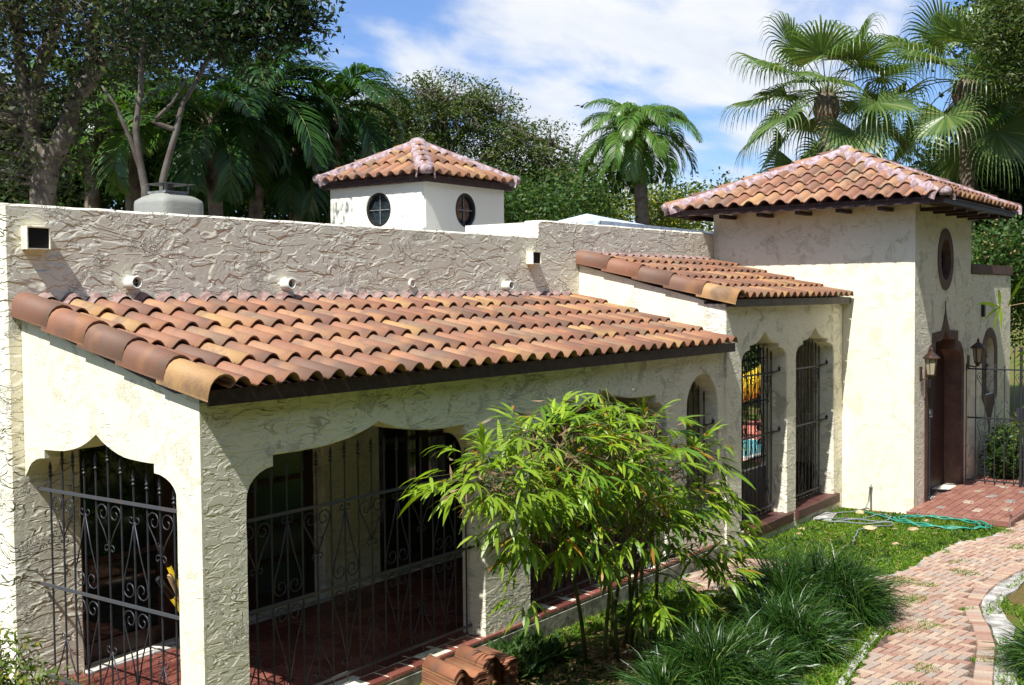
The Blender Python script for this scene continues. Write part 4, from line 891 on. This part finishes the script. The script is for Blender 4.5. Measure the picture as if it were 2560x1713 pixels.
feather_palm('low shaded feather palm nearest the cupola wall', T(735, 400, 19.5), g0(740, 19.5), 16, 1.6, 'palm_dark', .5, .045, 4, group=gp)
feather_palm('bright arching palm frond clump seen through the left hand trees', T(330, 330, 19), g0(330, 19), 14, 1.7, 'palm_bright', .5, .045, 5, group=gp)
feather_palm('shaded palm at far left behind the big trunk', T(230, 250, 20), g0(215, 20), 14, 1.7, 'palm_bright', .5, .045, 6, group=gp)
feather_palm('lone glossy green feather palm with curved trunk between cupola and tower', T(1590, 345, 26), g0(1665, 26), 34, 1.85, 'palm_bright', .52, .027, 8, r=.17, hang=1.4, nl=56, shaft=True)
def fan_palm(label, top, base, n, pet, rad, seed, group, leafmat='fan_leaf', r=.13):
    random.seed(seed); root = empty('fan_palm', base, label, 'palm', group); top = Vector(top); base = Vector(base)
    MB().tube([base, base.lerp(top, .5), base.lerp(top, .9), top], [r * 1.3, r, r * 1.05, r * 1.1], 10).build('trunk', 'palm_bark', root, True)
    mb = MB(); mb.lathe([(r * 1.0, -.75), (r * 1.9, -.35), (r * 1.7, -.05), (.04, .2)], 12, top); mb.build('leaf_base', 'palm_bark', root, True)
    LP = []; LW = []
    for i in range(120):  # fibres and dead boots
        a = random.uniform(0, 6.28); z = random.uniform(-.75, .1); rr = r * 1.7; b = np.array(top) + np.array([rr * math.cos(a), rr * math.sin(a), z]); d = np.array([math.cos(a), math.sin(a), random.uniform(-.9, .5)]) * .16
        LP.append(np.array([b, b + d, b + d * 1.7 + np.array([0, 0, -.06])])); LW.append(np.outer([1, .7, .1], [-math.sin(a), math.cos(a), 0]) * .012)
    strips('fibre', np.array(LP), np.array(LW), 'dead_frond', root)
    for i in range(n):
        t = (i + .5) / n; azi = i * 2.39996 + random.uniform(-.25, .25); el = R(86) - R(118) * t + random.uniform(-.1, .1); pl = pet * random.uniform(.85, 1.15) * (.75 + .35 * t)
        dh = np.array([math.cos(azi), math.sin(azi), 0]); up_ = np.array([0, 0, 1.]); P = [np.array(top) + dh * .08]; e = el
        for k in range(7): P.append(P[-1] + (dh * math.cos(e) + up_ * math.sin(e)) * pl / 7); e -= R(5 + 4 * t)
        fr = MB().tube([tuple(p) for p in P], [.022, .018, .016, .014, .013, .012, .011, .010], 5).build('petiole', 'cane', root, True)
        hub = P[-1]; tan = unit(P[-1] - P[-2]); side = np.array([-dh[1], dh[0], 0.]); nrm = np.cross(side, tan); nrm = nrm if nrm[2] > 0 else -nrm
        nb = 42; BP = []; BW = []; rr = rad * random.uniform(.88, 1.1)
        roll = random.uniform(-.35, .35); side, nrm = side * math.cos(roll) + nrm * math.sin(roll), nrm * math.cos(roll) - side * math.sin(roll)
        for j in range(nb):
            a = (j / (nb - 1) - .5) * R(262); rl = rr * (.72 + .28 * math.cos(a * .5)) * random.uniform(.92, 1.06); d = tan * math.cos(a) + side * math.sin(a) + nrm * (.30 + .12 * math.cos(a * 2)); d = unit(d - np.array([0, 0, .12]))
            p = hub.copy(); pts = [p]; segs = [.22, .22, .18, .14, .14, .16, .16]; g_ = random.uniform(.8, 1.2)
            for q_, sg in enumerate(segs):
                p = p + d * rl * sg; pts.append(p)
                if q_ >= 1: d = unit(d + np.array([0, 0, -[0, .06, .26, .62, 1.1, 1.5, 1.8][q_] * g_]))
            wv = unit(np.cross(nrm, tan * math.cos(a) + side * math.sin(a))); half = R(262) / nb * rr * .5
            BP.append(np.array(pts)); BW.append(np.outer([.02, .21, .36, .30, .2, .13, .08, .02], wv) * half * 1.25 + np.outer([0, .1, .14, .1, .06, .04, .02, 0], nrm) * half * (1 if j % 2 else -1))
        strips('frond', np.array(BP), np.array(BW), leafmat, fr)
    mb = MB()
    for k in range(3):
        a = random.uniform(0, 6.28); p0 = top + Vector((math.cos(a), math.sin(a), .3)) * .1; p1 = p0 + Vector((math.cos(a) * .35, math.sin(a) * .35, .1)); mb.tube([p0, p1, p1 + Vector((math.cos(a) * .2, math.sin(a) * .2, -.15))], [.02, .014, .006], 5)
    fl_ = mb.build('flower_stalk', 'cane', root, True)
    C = np.random.normal(size=(500, 3)) * .10 + np.array(top) + np.array([-.05, -.12, .12]); quads('blossom', leaf_quads(C, .03, .8), 'leaf_yellow', fl_)
    return root
gf = 'fan palms behind the entrance tower'
fan_palm('large fan palm with drooping leaf tips directly behind the tower roof', T(2066, 240, 27), g0(2075, 27), 25, 1.5, 1.16, 11, gf, r=.16)
fan_palm('fan palm at the right with slim bare trunk beside the tower roof corner', T(2415, 205, 29), g0(2428, 29), 22, 1.6, 1.2, 12, gf, r=.17)
fan_palm('fan palm crown partly cut off at the top right edge of the photo', T(2610, 190, 31), g0(2640, 31), 18, 1.35, 1.15, 13, gf, leafmat='palm_bright')
# ---- masses of greenery beyond and around the garden
def mass(name, mat, cl, leaf, per, sp, **t):
    C = np.concatenate([np.repeat(np.array([c_]), n * per, 0) + np.random.normal(size=(n * per, 3)) * np.array(s_) for c_, s_, n in cl]); quads(name, leaf_quads(C, leaf, .5, droop=.15), mat, None, kind='stuff', **t)
def clump_mass(name, mat, px0, px1, top, d0, d1, n, per, leaf, sp=.45, bottom=720):
    cl = []
    for i in range(n):
        px = random.uniform(px0, px1); d = random.uniform(d0, d1); ty = top(px) + abs(random.gauss(0, .33)) * (bottom - top(px)); cl.append((np.array(T(px, ty, d)), (sp, sp, sp * .75), 1))
    mass(name, mat, cl, leaf, per, sp)
random.seed(21)
clump_mass('woodland', 'leaf_dark', -150, 880, lambda p: 285 + 60 * math.sin(p / 70) + (70 if p > 700 else 0), 21, 26, 300, 200, .15, .5)
clump_mass('woodland', 'leaf_mid', -100, 900, lambda p: 330 + 50 * math.sin(p / 40), 20, 23, 70, 150, .13, .4)
clump_mass('woodland', 'leaf_dark', 860, 1500, lambda p: 480 + 15 * math.sin(p / 50), 32, 38, 110, 200, .2, .5)
clump_mass('shrubbery', 'leaf_mid', 1180, 1480, lambda p: 480, 25, 28, 60, 220, .12, .4)
clump_mass('shrubbery', 'leaf_yellow', 1420, 1830, lambda p: 488 + 10 * math.sin(p / 20), 28, 32, 60, 170, .12, .3)
clump_mass('woodland', 'leaf_mid', 1640, 2350, lambda p: 470, 30, 36, 40, 160, .13, .3)
clump_mass('woodland', 'leaf_dark', 2400, 2750, lambda p: 420 + 40 * math.sin(p / 30), 32, 37, 200, 230, .22, .75)
clump_mass('shrubbery', 'leaf_mid', 2430, 2700, lambda p: 600, 26.5, 28.5, 50, 200, .11, .35, 1000)
clump_mass('woodland', 'leaf_mid', 1780, 2050, lambda p: 760, 33, 36, 70, 130, .2, .8, 1050)
# unseen trees added around the viewer to keep sky light off the front
cl = []
for i in range(1000):
    cl.append((np.array([random.uniform(-22, 32), random.uniform(-17, -12.8), random.uniform(0, 11.5)]), (.9, .8, .9), 1))
for i in range(260):
    cl.append((np.array([random.uniform(-17, -13), random.uniform(-12, 14), random.uniform(0, 5)]), (.9, .9, .8), 1))
mass('woodland', 'leaf_dark', cl, .42, 120, 1)
# red flowered shrub behind the wing
C = np.array(T(2500, 640, 26.3)) + np.random.normal(size=(300, 3)) * .28
fs = empty('flowering_shrub', T(2500, 700, 26.3), 'shrub with small red blossoms behind the wing parapet', 'shrub'); quads('blossom', leaf_quads(C, .06, .7), 'red_flower' if 'red_flower' in M else 'dry_leaf', fs); C = np.array(T(2500, 655, 26.3)) + np.random.normal(size=(2500, 3)) * .38; quads('foliage', leaf_quads(C, .11, .6), 'leaf_mid', fs)
# ---- pool terrace beyond the passage
MB().box(15.5, 30, 2.9, 12, -.3, -.15).build('pool_terrace', 'pink_deck', kind='structure')
mb = MB().box(15.6, 18.35, 3.1, 6.2, -.149, -.10); mb.build('pool_coping', 'white_trim', kind='structure')
MB().box(15.8, 18.15, 3.3, 6.0, -.099, -.095).build('pool_water', 'water', kind='structure')
p = Vector(T(1898, 965, 28)); sl_ = empty('garden_slide', (p.x, p.y, -.15), 'bright yellow slide on the lawn beyond the pool, seen through the passage grille', 'slide')
MB().tube([(p.x, p.y - .6, p.z + .5), (p.x, p.y, p.z + .1), (p.x, p.y + .8, p.z - .25), (p.x, p.y + 1.3, p.z - .3)], [.34, .32, .3, .28], 8).build('chute', 'yellow_paint', sl_); MB().box(p.x - .06, p.x + .06, p.y - .5, p.y - .4, -.15, p.z + .3).build('leg', 'metal_grey', sl_)
MB().add([(20, 6, -.14), (70, 6, -.14), (70, 60, -.14), (20, 60, -.14)], [(0, 1, 2, 3)]).build('rear_lawn', 'ground', kind='structure')
# ================================================================ BAMBOO
random.seed(5); np.random.seed(5)
bam = empty('bamboo_clump', (3.9, -.95, -.15), 'lush bamboo clump with drooping bright green leaves standing before the veranda', 'bamboo')
tips = []
bases = [(3.55, -.75), (3.72, -.98), (3.86, -.86), (3.98, -1.05), (4.1, -.9), (3.8, -1.15), (4.22, -1.08), (4.02, -.72), (3.65, -.88), (4.15, -.8)]
tops = [(1.75, -1.0, 1.70), (2.3, -1.1, 2.05), (2.9, -.8, 2.20), (3.4, -1.0, 2.30), (4.0, -.7, 2.25), (4.4, -1.0, 2.0), (4.8, -.9, 1.8), (5.2, -1.1, 1.5), (3.2, -1.8, 1.5), (4.6, -1.7, 1.3)]
sk = []
for i, (b, t) in enumerate(zip(bases, tops)):
    b = Vector((b[0], b[1], -.16)); t = Vector(t); m1 = Vector((b.x + (t.x - b.x) * .12, b.y + (t.y - b.y) * .1, .75)); P = []
    for k in range(15):
        s_ = k / 14; P.append(b * (1 - s_) ** 2 + m1 * 2 * s_ * (1 - s_) * 1.0 + t * s_ * s_ + Vector((0, 0, .35 * math.sin(math.pi * s_))))
    MB().tube(P, [.020 - .016 * k / 14 for k in range(15)], 7).build('cane', 'cane', bam, True)
    sk += P[4:]
LFP = []; LFW = []; bmb = MB()
def spray(o, d, n, ll):
    """a drooping fan of lance leaves at the end of a twig"""
    d = unit(np.array(d)); side = unit(np.cross(d, [0, 0, 1.]) + 1e-4); gr = random.uniform(.08, .38)
    for j in range(n):
        a = (j / max(1, n - 1) - .5) * 2.1 + random.uniform(-.15, .15); dd = unit(d * math.cos(a) + side * math.sin(a) + np.array([0, 0, random.uniform(-.25, .15)])); L = ll * random.uniform(.7, 1.15) * (1 - .25 * abs(a)); p = np.array(o) + d * random.uniform(-.07, .02); pts = [p]
        for k in range(4): p = p + dd * L / 4; pts.append(p); dd = unit(dd + np.array([0, 0, -gr]))
        wv = unit(np.cross(dd, [random.uniform(-.4, .4), random.uniform(-.4, .4), 1.])); LFP.append(np.array(pts)); LFW.append(np.outer([.15, .9, 1, .65, .03], wv) * L * .070)
hull = [((1.9, -1.0, 1.74), (.62, .40, .26), 56), ((2.5, -1.0, 1.78), (.65, .5, .40), 90), ((3.2, -1.0, 1.78), (.75, .5, .46), 110), ((4.0, -1.0, 1.62), (.75, .5, .48), 110), ((4.8, -1.0, 1.32), (.65, .45, .46), 80), ((2.5, -1.0, 1.30), (.55, .4, .30), 40), ((3.6, -1.1, 1.15), (.9, .5, .36), 60), ((4.7, -1.2, .95), (.7, .45, .35), 46), ((5.2, -1.2, .80), (.42, .35, .35), 26), ((2.2, -1.1, .85), (.3, .2, .15), 4), ((3.75, -1.5, .50), (.45, .2, .15), 14), ((4.6, -1.5, .5), (.4, .25, .18), 10), ((5.6, -1.2, .42), (.3, .25, .22), 9)]
SA = np.array([tuple(p) for p in sk])
for c_, rr, n in hull:
    for i in range(int(n * 1.05)):
        v = rand_unit(1)[0] * random.uniform(.35, 1) ** .4; o = np.array(c_) + v * np.array(rr) * 1.12; j = int((np.linalg.norm(SA - o, axis=1) + np.maximum(0, SA[:, 2] - o[2] - .1)).argmin()); a = SA[j]; d = o - a; d = d / (np.linalg.norm(d) + 1e-5)
        L = np.linalg.norm(o - a); m1 = a + (o - a) * .5 + np.array([0, 0, .12 * L])
        if i % 2 == 0: bmb.tube([tuple(a), tuple(m1), tuple(o)], [.005, .0035, .002], 4, False)
        out = unit(v * np.array([1, 1, .5]) + d * .7 + np.array([0, 0, random.uniform(-.55, .1)])); spray(o, out, random.choice([4, 5, 6, 7]), random.uniform(.22, .31))
bmb.build('twigs', 'cane', bam, True)
LFP = np.array(LFP); LFW = np.array(LFW); dd = np.array([(Vector(p[2]) - CAM).length for p in LFP]); idx = np.argsort(dd); near = idx[:260]
for j in near:
    o = strips('leaf', LFP[j:j + 1], LFW[j:j + 1], 'bamboo_leaf', bam)
strips('leaf', LFP[idx[260:]], LFW[idx[260:]], 'bamboo_leaf', bam, kind='stuff')
# dark dead foliage inside
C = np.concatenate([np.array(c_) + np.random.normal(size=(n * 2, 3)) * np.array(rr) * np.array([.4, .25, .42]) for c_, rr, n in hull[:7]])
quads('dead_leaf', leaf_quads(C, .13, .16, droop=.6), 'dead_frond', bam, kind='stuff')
# ================================================================ GRASS TUFTS
def tuft(label, cx_, cy_, rx, ry, n, L, seed, sub=20):
    random.seed(seed); np.random.seed(seed); PP = []; WW = []
    for q_ in range(sub):
        a0, r0 = random.uniform(0, 6.283), random.random() ** .6; m_ = n // sub; sx, sy = cx_ + rx * .72 * r0 * math.cos(a0), cy_ + ry * .72 * r0 * math.sin(a0); hl = L * random.uniform(.62, 1.12) * (1 - .28 * r0)
        tilt = np.array([math.cos(a0) * r0 * .6 + random.uniform(-.12, .12), math.sin(a0) * r0 * .6 + random.uniform(-.12, .12), 0])
        a = np.random.rand(m_) * 2 * np.pi; rr = np.abs(np.random.normal(size=m_)) * .06; p = np.stack([sx + rr * np.cos(a), sy + rr * np.sin(a), np.full(m_, -.16)], 1); out = np.stack([np.cos(a), np.sin(a), a * 0], 1)
        lean = np.abs(np.random.normal(size=m_))[:, None] * .42 + .05; d = unit(out * lean + tilt + np.array([0, 0, 1]) + np.random.normal(size=(m_, 3)) * .12); ll = (hl * np.random.uniform(.45, 1.2, m_))[:, None]; P = [p]; cu = np.random.uniform(.5, 1.5, m_)[:, None]
        for k in range(5): p = p + d * ll / 5; P.append(p.copy()); d = unit(d + np.array([0, 0, -.16 - .14 * k]) * cu + out * .12 * cu + np.random.normal(size=(m_, 3)) * .04)
        P = np.stack(P, 1); P[..., 2] = np.maximum(P[..., 2], -.15); wv = unit(np.cross(P[:, 1] - P[:, 0], np.random.normal(size=(m_, 3)))); PP.append(P); WW.append(wv[:, None, :] * np.array([.8, 1, 1, .85, .5, .05])[None, :, None] * np.random.uniform(.0045, .0085, m_)[:, None, None])
    root = empty('grass_tuft', (cx_, cy_, -.15), label, 'grass tuft', 'mounded dark green grass tufts by the path'); strips('blades', np.concatenate(PP), np.concatenate(WW), 'tuft_leaf', root)
    m_ = 260; a = np.random.rand(m_) * 6.283; p = np.stack([cx_ + rx * 1.0 * np.cos(a) * np.random.uniform(.5, 1.1, m_), cy_ + ry * np.sin(a) * np.random.uniform(.5, 1.1, m_), np.full(m_, -.135)], 1); b = a + np.random.normal(size=m_) * .9; d = np.stack([np.cos(b), np.sin(b), b * 0 + .1], 1) * np.random.uniform(.08, .26, m_)[:, None]; P = np.stack([p, p + d * .5 + [0, 0, .015], p + d], 1); wv = np.stack([-np.sin(b), np.cos(b), b * 0], 1)
    strips('dry_blades', P, wv[:, None] * np.array([.6, 1, .1])[None, :, None] * .004, 'dead_frond', root)
tuft('tall mounded dark grass tuft between the brick path and the lawn', 6.2, -1.80, .78, .62, 10000, .84, 1)
tuft('low sprawling dark grass tuft at the bottom edge in front of the bamboo', 3.65, -1.95, 1.15, .62, 12000, .64, 2, 26)
tuft('dark grass tuft right behind the bottom one, left of the path bend', 4.95, -2.0, .75, .48, 7000, .60, 3)
tuft('dark grass tuft cut off by the right edge across the path', 5.75, -4.5, .72, .62, 6000, .72, 4)
tuft('dark grass tuft at the bottom right corner across the path', 4.6, -4.85, .62, .5, 3500, .6, 5)
# ================================================================ GROUND COVER
random.seed(9); np.random.seed(9)
def cover(name, region, n, h, w_, mat, z=-.155, dens=None):
    x0, x1, y0, y1 = region; x = np.random.uniform(x0, x1, n); y = np.random.uniform(y0, y1, n)
    keep = np.array([not inpoly(a, b, PATH) and not (0 < a < 11.93 and b > -.06) and not (11.7 < a < 15.6 and b > -2.47) and (dens is None or dens(a, b)) for a, b in zip(x, y)])
    x, y = x[keep], y[keep]; n = len(x); p = np.stack([x, y, np.full(n, z)], 1); d = unit(np.random.normal(size=(n, 3)) * np.array([.6, .6, .2]) + np.array([0, 0, .8])); ll = (h * np.random.uniform(.5, 1.3, n))[:, None]; P = [p, p + d * ll * .55, p + d * ll * .9 + np.random.normal(size=(n, 3)) * .3 * h * np.array([1, 1, .2])]
    wv = unit(np.cross(d, np.random.normal(size=(n, 3)))); strips(name, np.stack(P, 1), wv[:, None, :] * np.array([.6, 1, .1])[None, :, None] * w_, mat, None, kind='stuff')
nz_ = lambda x, y, s, o: noise.noise(Vector((x * s, y * s, o)))
lawn = lambda x, y: nz_(x, y, .9, 2) > -.55 + .1 * nz_(x, y, 5, 1)
shade = lambda x, y: math.hypot((x - 3.7) / 1.3, (y + 1.0) / .75) > 1 - .3 * nz_(x, y, 2, 3)
cover('lawn_grass', (.8, 12, -2.9, 0), 120000, .06, .007, 'grass_blade', dens=lambda x, y: lawn(x, y) and shade(x, y) and y > -2.9)
cover('lawn_grass', (4, 13, -6.5, -3.2), 60000, .06, .006, 'grass_blade', dens=lambda x, y: nz_(x, y, 1.3, 7) > -.5)
cover('ground_weeds', (.8, 12, -2.6, 0), 9000, .09, .016, 'leaf_mid', dens=lambda x, y: nz_(x, y, 1.6, 5) > .12)
cover('ground_weeds', (2.7, 3.6, -.55, -.05), 1500, .2, .022, 'leaf_mid')
cover('ground_weeds', (1.2, 2.5, -.6, -.08), 900, .12, .02, 'leaf_yellow')
# tufts of grass pushing up between the bricks
n = 9000; P_ = []
while len(P_) < n:
    x, y = random.uniform(3, 12), random.uniform(-4, -1.2)
    if inpoly(x, y, PATH) and nz_(x, y, 2.6, 11) > .30: P_.append((x, y, -.15))
p = np.array(P_); d = unit(np.random.normal(size=(n, 3)) * .6 + np.array([0, 0, 1])); P = np.stack([p, p + d * .025, p + d * .04], 1); wv = unit(np.cross(d, np.random.normal(size=(n, 3)))); strips('joint_grass', P, wv[:, None] * np.array([1, 1, .2])[None, :, None] * .004, 'grass_blade', None, kind='stuff')
# dry leaf litter under the bamboo and on the grass
C = np.concatenate([np.stack([np.random.normal(3.75, .7, 2600), np.random.normal(-1.05, .36, 2600), np.random.uniform(-.15, -.12, 2600)], 1), np.stack([np.random.uniform(2, 11, 500), np.random.uniform(-2, -.1, 500), np.full(500, -.11)], 1)])
C = C[C[:, 1] < -.05]; n = len(C); a = np.random.rand(n) * 6.28; d = np.stack([np.cos(a), np.sin(a), np.random.normal(size=n) * .15], 1); s_ = np.stack([-np.sin(a), np.cos(a), np.random.normal(size=n) * .3], 1); L = np.random.uniform(.04, .12, n)[:, None]
quads('leaf_litter', np.stack([C, C + d * L * .5 + s_ * L * .12, C + d * L, C + d * L * .5 - s_ * L * .12], 1), 'dry_leaf', None, kind='stuff')
# ---- shrubs
def shrub(label, c_, rr, n, leaf, mat, asp=.3, stems=9, up_=.4):
    root = empty('shrub', (c_[0], c_[1], -.15), label, 'shrub'); c_ = np.array(c_, float); mb = MB(); T_ = []
    for i in range(stems * 4):
        v = rand_unit(1)[0]; v[2] = abs(v[2]); t = c_ + v * np.array(rr); b = np.array([c_[0] + v[0] * rr[0] * .2, c_[1] + v[1] * rr[1] * .2, -.15]); m1 = b * .4 + t * .6; mb.tube([tuple(b), tuple(m1), tuple(t)], [.008, .006, .002], 4, False); T_ += [b * (1 - s_) + t * s_ for s_ in np.linspace(.35, 1, 6)]
    mb.build('stem', 'bark_pale', root); T_ = np.array(T_); C = np.repeat(T_, max(1, n // len(T_)), 0); C = C + np.random.normal(size=C.shape) * .05
    quads('foliage', leaf_quads(C, leaf, asp, droop=-.3), mat, root); return root
shrub('bushy green shrub in the bottom left corner against the wall', (-.62, 1.35, .15), (.22, .45, .62), 3200, .075, 'leaf_yellow')
shrub('low leafy weeds at the foot of the end arch grille', (-.45, .75, .0), (.15, .35, .52), 900, .085, 'leaf_yellow', .2)
shrub('small weeds beside the foot of the corner pier', (-.25, -.05, .15), (.12, .2, .42), 160, .09, 'leaf_mid', .2, 3)
shrub('rounded yellow-green shrub behind the iron entrance fence', (16.6, -1.75, .3), (.95, .5, .65), 5200, .11, 'leaf_yellow', .35)
shrub('darker shrub between the fence and the wing wall', (15.6, -1.55, .2), (.55, .35, .62), 2600, .11, 'leaf_mid', .35)
# overhanging stem of leaves from the right
root = empty('overhanging_twig', (11.6, -3.2, 1.9), 'thin twig with long pointed leaves reaching in from the right edge', 'twig')
e = [far(2600, 752, 15.5), far(2550, 760, 15.4), far(2501, 769, 15.3)]; MB().tube(e, [.006, .005, .003], 5).build('stem', 'wood_pale', root)
LP = []; LW = []
for px, py, qx, qy in [(2501, 769, 2437, 762), (2501, 769, 2458, 806), (2501, 770, 2482, 829), (2503, 770, 2503, 832), (2500, 768, 2497, 722), (2520, 766, 2562, 690), (2522, 764, 2550, 715), (2590, 870, 2530, 903), (2590, 900, 2538, 918)]:
    a, b = np.array(far(px, py, 15.3)), np.array(far(qx, qy, 15.2)); P = np.array([a, a * .66 + b * .34 + [0, 0, .03], a * .33 + b * .67 + [0, 0, .03], b]); wv = unit(np.cross(b - a, [0.5, 0.6, .4])); LP.append(P); LW.append(np.outer([.3, 1, .8, .05], wv) * .022)
for a, b in zip(LP, LW): strips('leaf', a[None], b[None], 'bamboo_leaf', root)
# ================================================================ small things
def s_profile():
    P = []
    for i in range(19):
        u = -.16 + .32 * i / 18; z = .0 if u < -.07 else (-.028 * math.sin(math.pi * (u + .07) / .09) if u < .02 else .062 * math.sin(math.pi * (u - .02) / .14) ** .9)
        P.append((u, z))
    return P
ts = tile_mesh('spare_roof_tile', s_profile(), .46, 1.0, .013)
ORD = ['topmost', 'second from top', 'third from top', 'fourth from top', 'fifth from top', 'sixth from top', 'seventh from top', 'eighth from top', 'ninth from top', 'tenth from top', 'eleventh from top', 'twelfth from top']
def stack(o, axis, n, which, dz=.0225):
    ax_ = Vector(axis).normalized(); sx = ax_.cross(Vector((0, 0, 1))).normalized()
    for i in range(n):
        j = n - 1 - i; r_ = random.uniform(-.02, .02); a2 = (ax_ + sx * r_).normalized(); s2 = a2.cross(Vector((0, 0, 1))).normalized()
        place('spare_roof_tile', ts, None, frame(s2, a2, Vector((0, 0, 1)), Vector(o) + Vector((0, 0, -.10 + dz * i)) + a2 * random.uniform(-.008, .008)), color=random.choice([srgb(176, 118, 84), srgb(160, 100, 74), srgb(186, 132, 92)]), label='clay roof tile lying %s in the %s stack by the veranda' % (ORD[j], which), cat='roof tile', group='spare clay roof tiles stacked by the veranda')
stack((2.16, -.22, -.0), (-.28, -1, 0), 12, 'nearer bottom')
stack((2.70, -.12, -.02), (-.28, -1, 0), 10, 'farther right')
stack((1.62, -.42, -.06), (-.28, -1, 0), 5, 'low leftmost cut off')
# digging tools leaning behind the end grille
for (p0, p1, lab, grip, shaft) in [((397, 1362), (452, 1480), 'yellow handled tool with black grip leaning upright behind the end grille, uppermost of three', .075, 'yellow_paint'), ((396, 1447), (455, 1530), 'yellow handled tool with black grip, lowest of three behind the end grille', .08, 'yellow_paint'), ((424, 1440), (452, 1500), 'pale wooden tool handle between two yellow ones behind the end grille', 0, 'wood_pale')]:
    a = hit(p0[0], p0[1], 0, .22); b = hit(p1[0], p1[1], 0, .5); d = (b - a).normalized(); e = b + d * .3
    z_ = (a.z - .08) / max(.05, -d.z); L = min(z_, 1.3); root = empty('tool_handle', a, lab, 'tool')
    MB().tube([a + d * (grip * 1.0), a + d * L], .019, 8).build('shaft', shaft, root, True)
    if grip: MB().tube([a, a + d * grip * 3], [.023, .023], 8).build('grip', 'black_rubber', root, True)
# hoses, standpipe, stones
def hose(label, pts, mat, r=.011, loops=1):
    P = smooth_line([tuple(p) for p in pts], 6); mb = MB().tube([(x, y, -.105 + .012 * math.sin(i * .7)) for i, (x, y) in enumerate(P)], r, 6); mb.build('garden_hose', mat, None, True, label=label, cat='hose')
ov = []
for k in range(3):
    for i in range(14):
        a = 2 * math.pi * i / 14; ov.append((11.30 + .34 * math.cos(a + 2.2) * 1 + .05 * k, -1.60 - .05 * k + .58 * math.sin(a + 2.2)))
hose('green garden hose coiled in oval loops on the lawn by the landing', [(11.5, -.5)] + ov, 'hose_green')
hose('grey garden hose tangled on the grass in front of the tower wall', [(11.78, -.48), (11.5, -.35), (10.9, -.1), (10.6, .0 - .15), (11.0, -.6), (11.42, -.79), (11.35, -.95), (11.0, -.95), (10.8, -.55), (10.5, -.35), (10.7, -.75), (10.9, -1.1), (10.65, -1.1), (10.34, -.86), (9.9, -.95), (9.46, -1.06)], 'hose_grey')
sp_r = empty('standpipe', (11.86, -.48, -.15), 'thin grey standpipe with tap against the sunlit tower wall', 'tap')
MB().tube([(11.86, -.48, -.15), (11.86, -.48, .22)], .011, 8).build('pipe', 'metal_grey', sp_r); MB().tube([(11.82, -.48, .20), (11.89, -.48, .235), (11.89, -.48, .24)], .014, 8).build('tap', 'metal_grey', sp_r); MB().tube([(11.82, -.48, .20), (11.80, -.47, .0), (11.70, -.44, -.13)], .010, 6).build('hose_end', 'hose_grey', sp_r)
def rock(x, y, s_, label, seed):
    random.seed(seed); mb = MB(); n = 9; rings = [(.55, -.3), (.95, -.05), (.9, .2), (.55, .42), (.1, .5)]; v = []
    for rr, z in rings:
        for k in range(n): q_ = 1 + random.uniform(-.18, .18); v.append((x + s_ * rr * q_ * math.cos(6.283 * k / n) * 1.3, y + s_ * rr * q_ * math.sin(6.283 * k / n), -.13 + s_ * (z + random.uniform(-.06, .06))))
    mb.add(v, [(a * n + k, a * n + (k + 1) % n, (a + 1) * n + (k + 1) % n, (a + 1) * n + k) for a in range(4) for k in range(n)] + [tuple(4 * n + k for k in range(n))]); mb.build('stone', 'stone', None, label=label, cat='stone', group='pale stones lying on the lawn')
rock(10.44, -.95, .10, 'buff stone on the lawn beside the grey hose', 1); rock(10.71, -1.45, .075, 'buff stone on the lawn below the green hose', 2); rock(11.5, -.45, .075, 'pale stone at the foot of the tower wall', 3); rock(11.45, -1.42, .045, 'small white stone inside the green hose loop', 4); rock(9.71, -1.53, .05, 'small pale stone in the middle of the lawn', 5); rock(9.9, -.2, .06, 'brown stone under the sill at the loggia pier', 6); rock(9.6, -.28, .05, 'small brown stone below the nearer sill', 7)
for i, (x, y, a, s_) in enumerate([(10.9, -.15, .2, .42)]):
    MB().box(-.5, .5, -.5, .5, 0, .03, Matrix.Translation((x, y, -.13)) @ Matrix.Rotation(a, 4, 'Z') @ Matrix.Diagonal((s_ * 1.3, s_ * .6, 1, 1))).build('splash_block', 'concrete', None, label='pale concrete slab on the ground under the far sill', cat='slab')
# wall switch on the inner wall, bird
p = Vector(T(1455, 267, 24)); bd = MB(); bd.lathe([(.002, -.07), (.02, -.03), (.026, .01), (.012, .05), (.002, .07)], 8, p, Matrix.Rotation(R(80), 4, 'Y')); br_ = bd.build('bird', 'black_rubber', None, True, label='tiny dark bird flying in the sky right of the cupola', cat='bird')
MB().add([tuple(p + Vector(v)) for v in [(-.03, 0, .01), (.04, 0, .01), (.03, .12, .06), (-.02, .2, .03), (-.03, 0, .014), (.04, 0, .014), (.03, -.12, .09), (-.02, -.2, .07)]], [(0, 1, 2, 3), (4, 7, 6, 5)]).build('wings', 'black_rubber', br_)
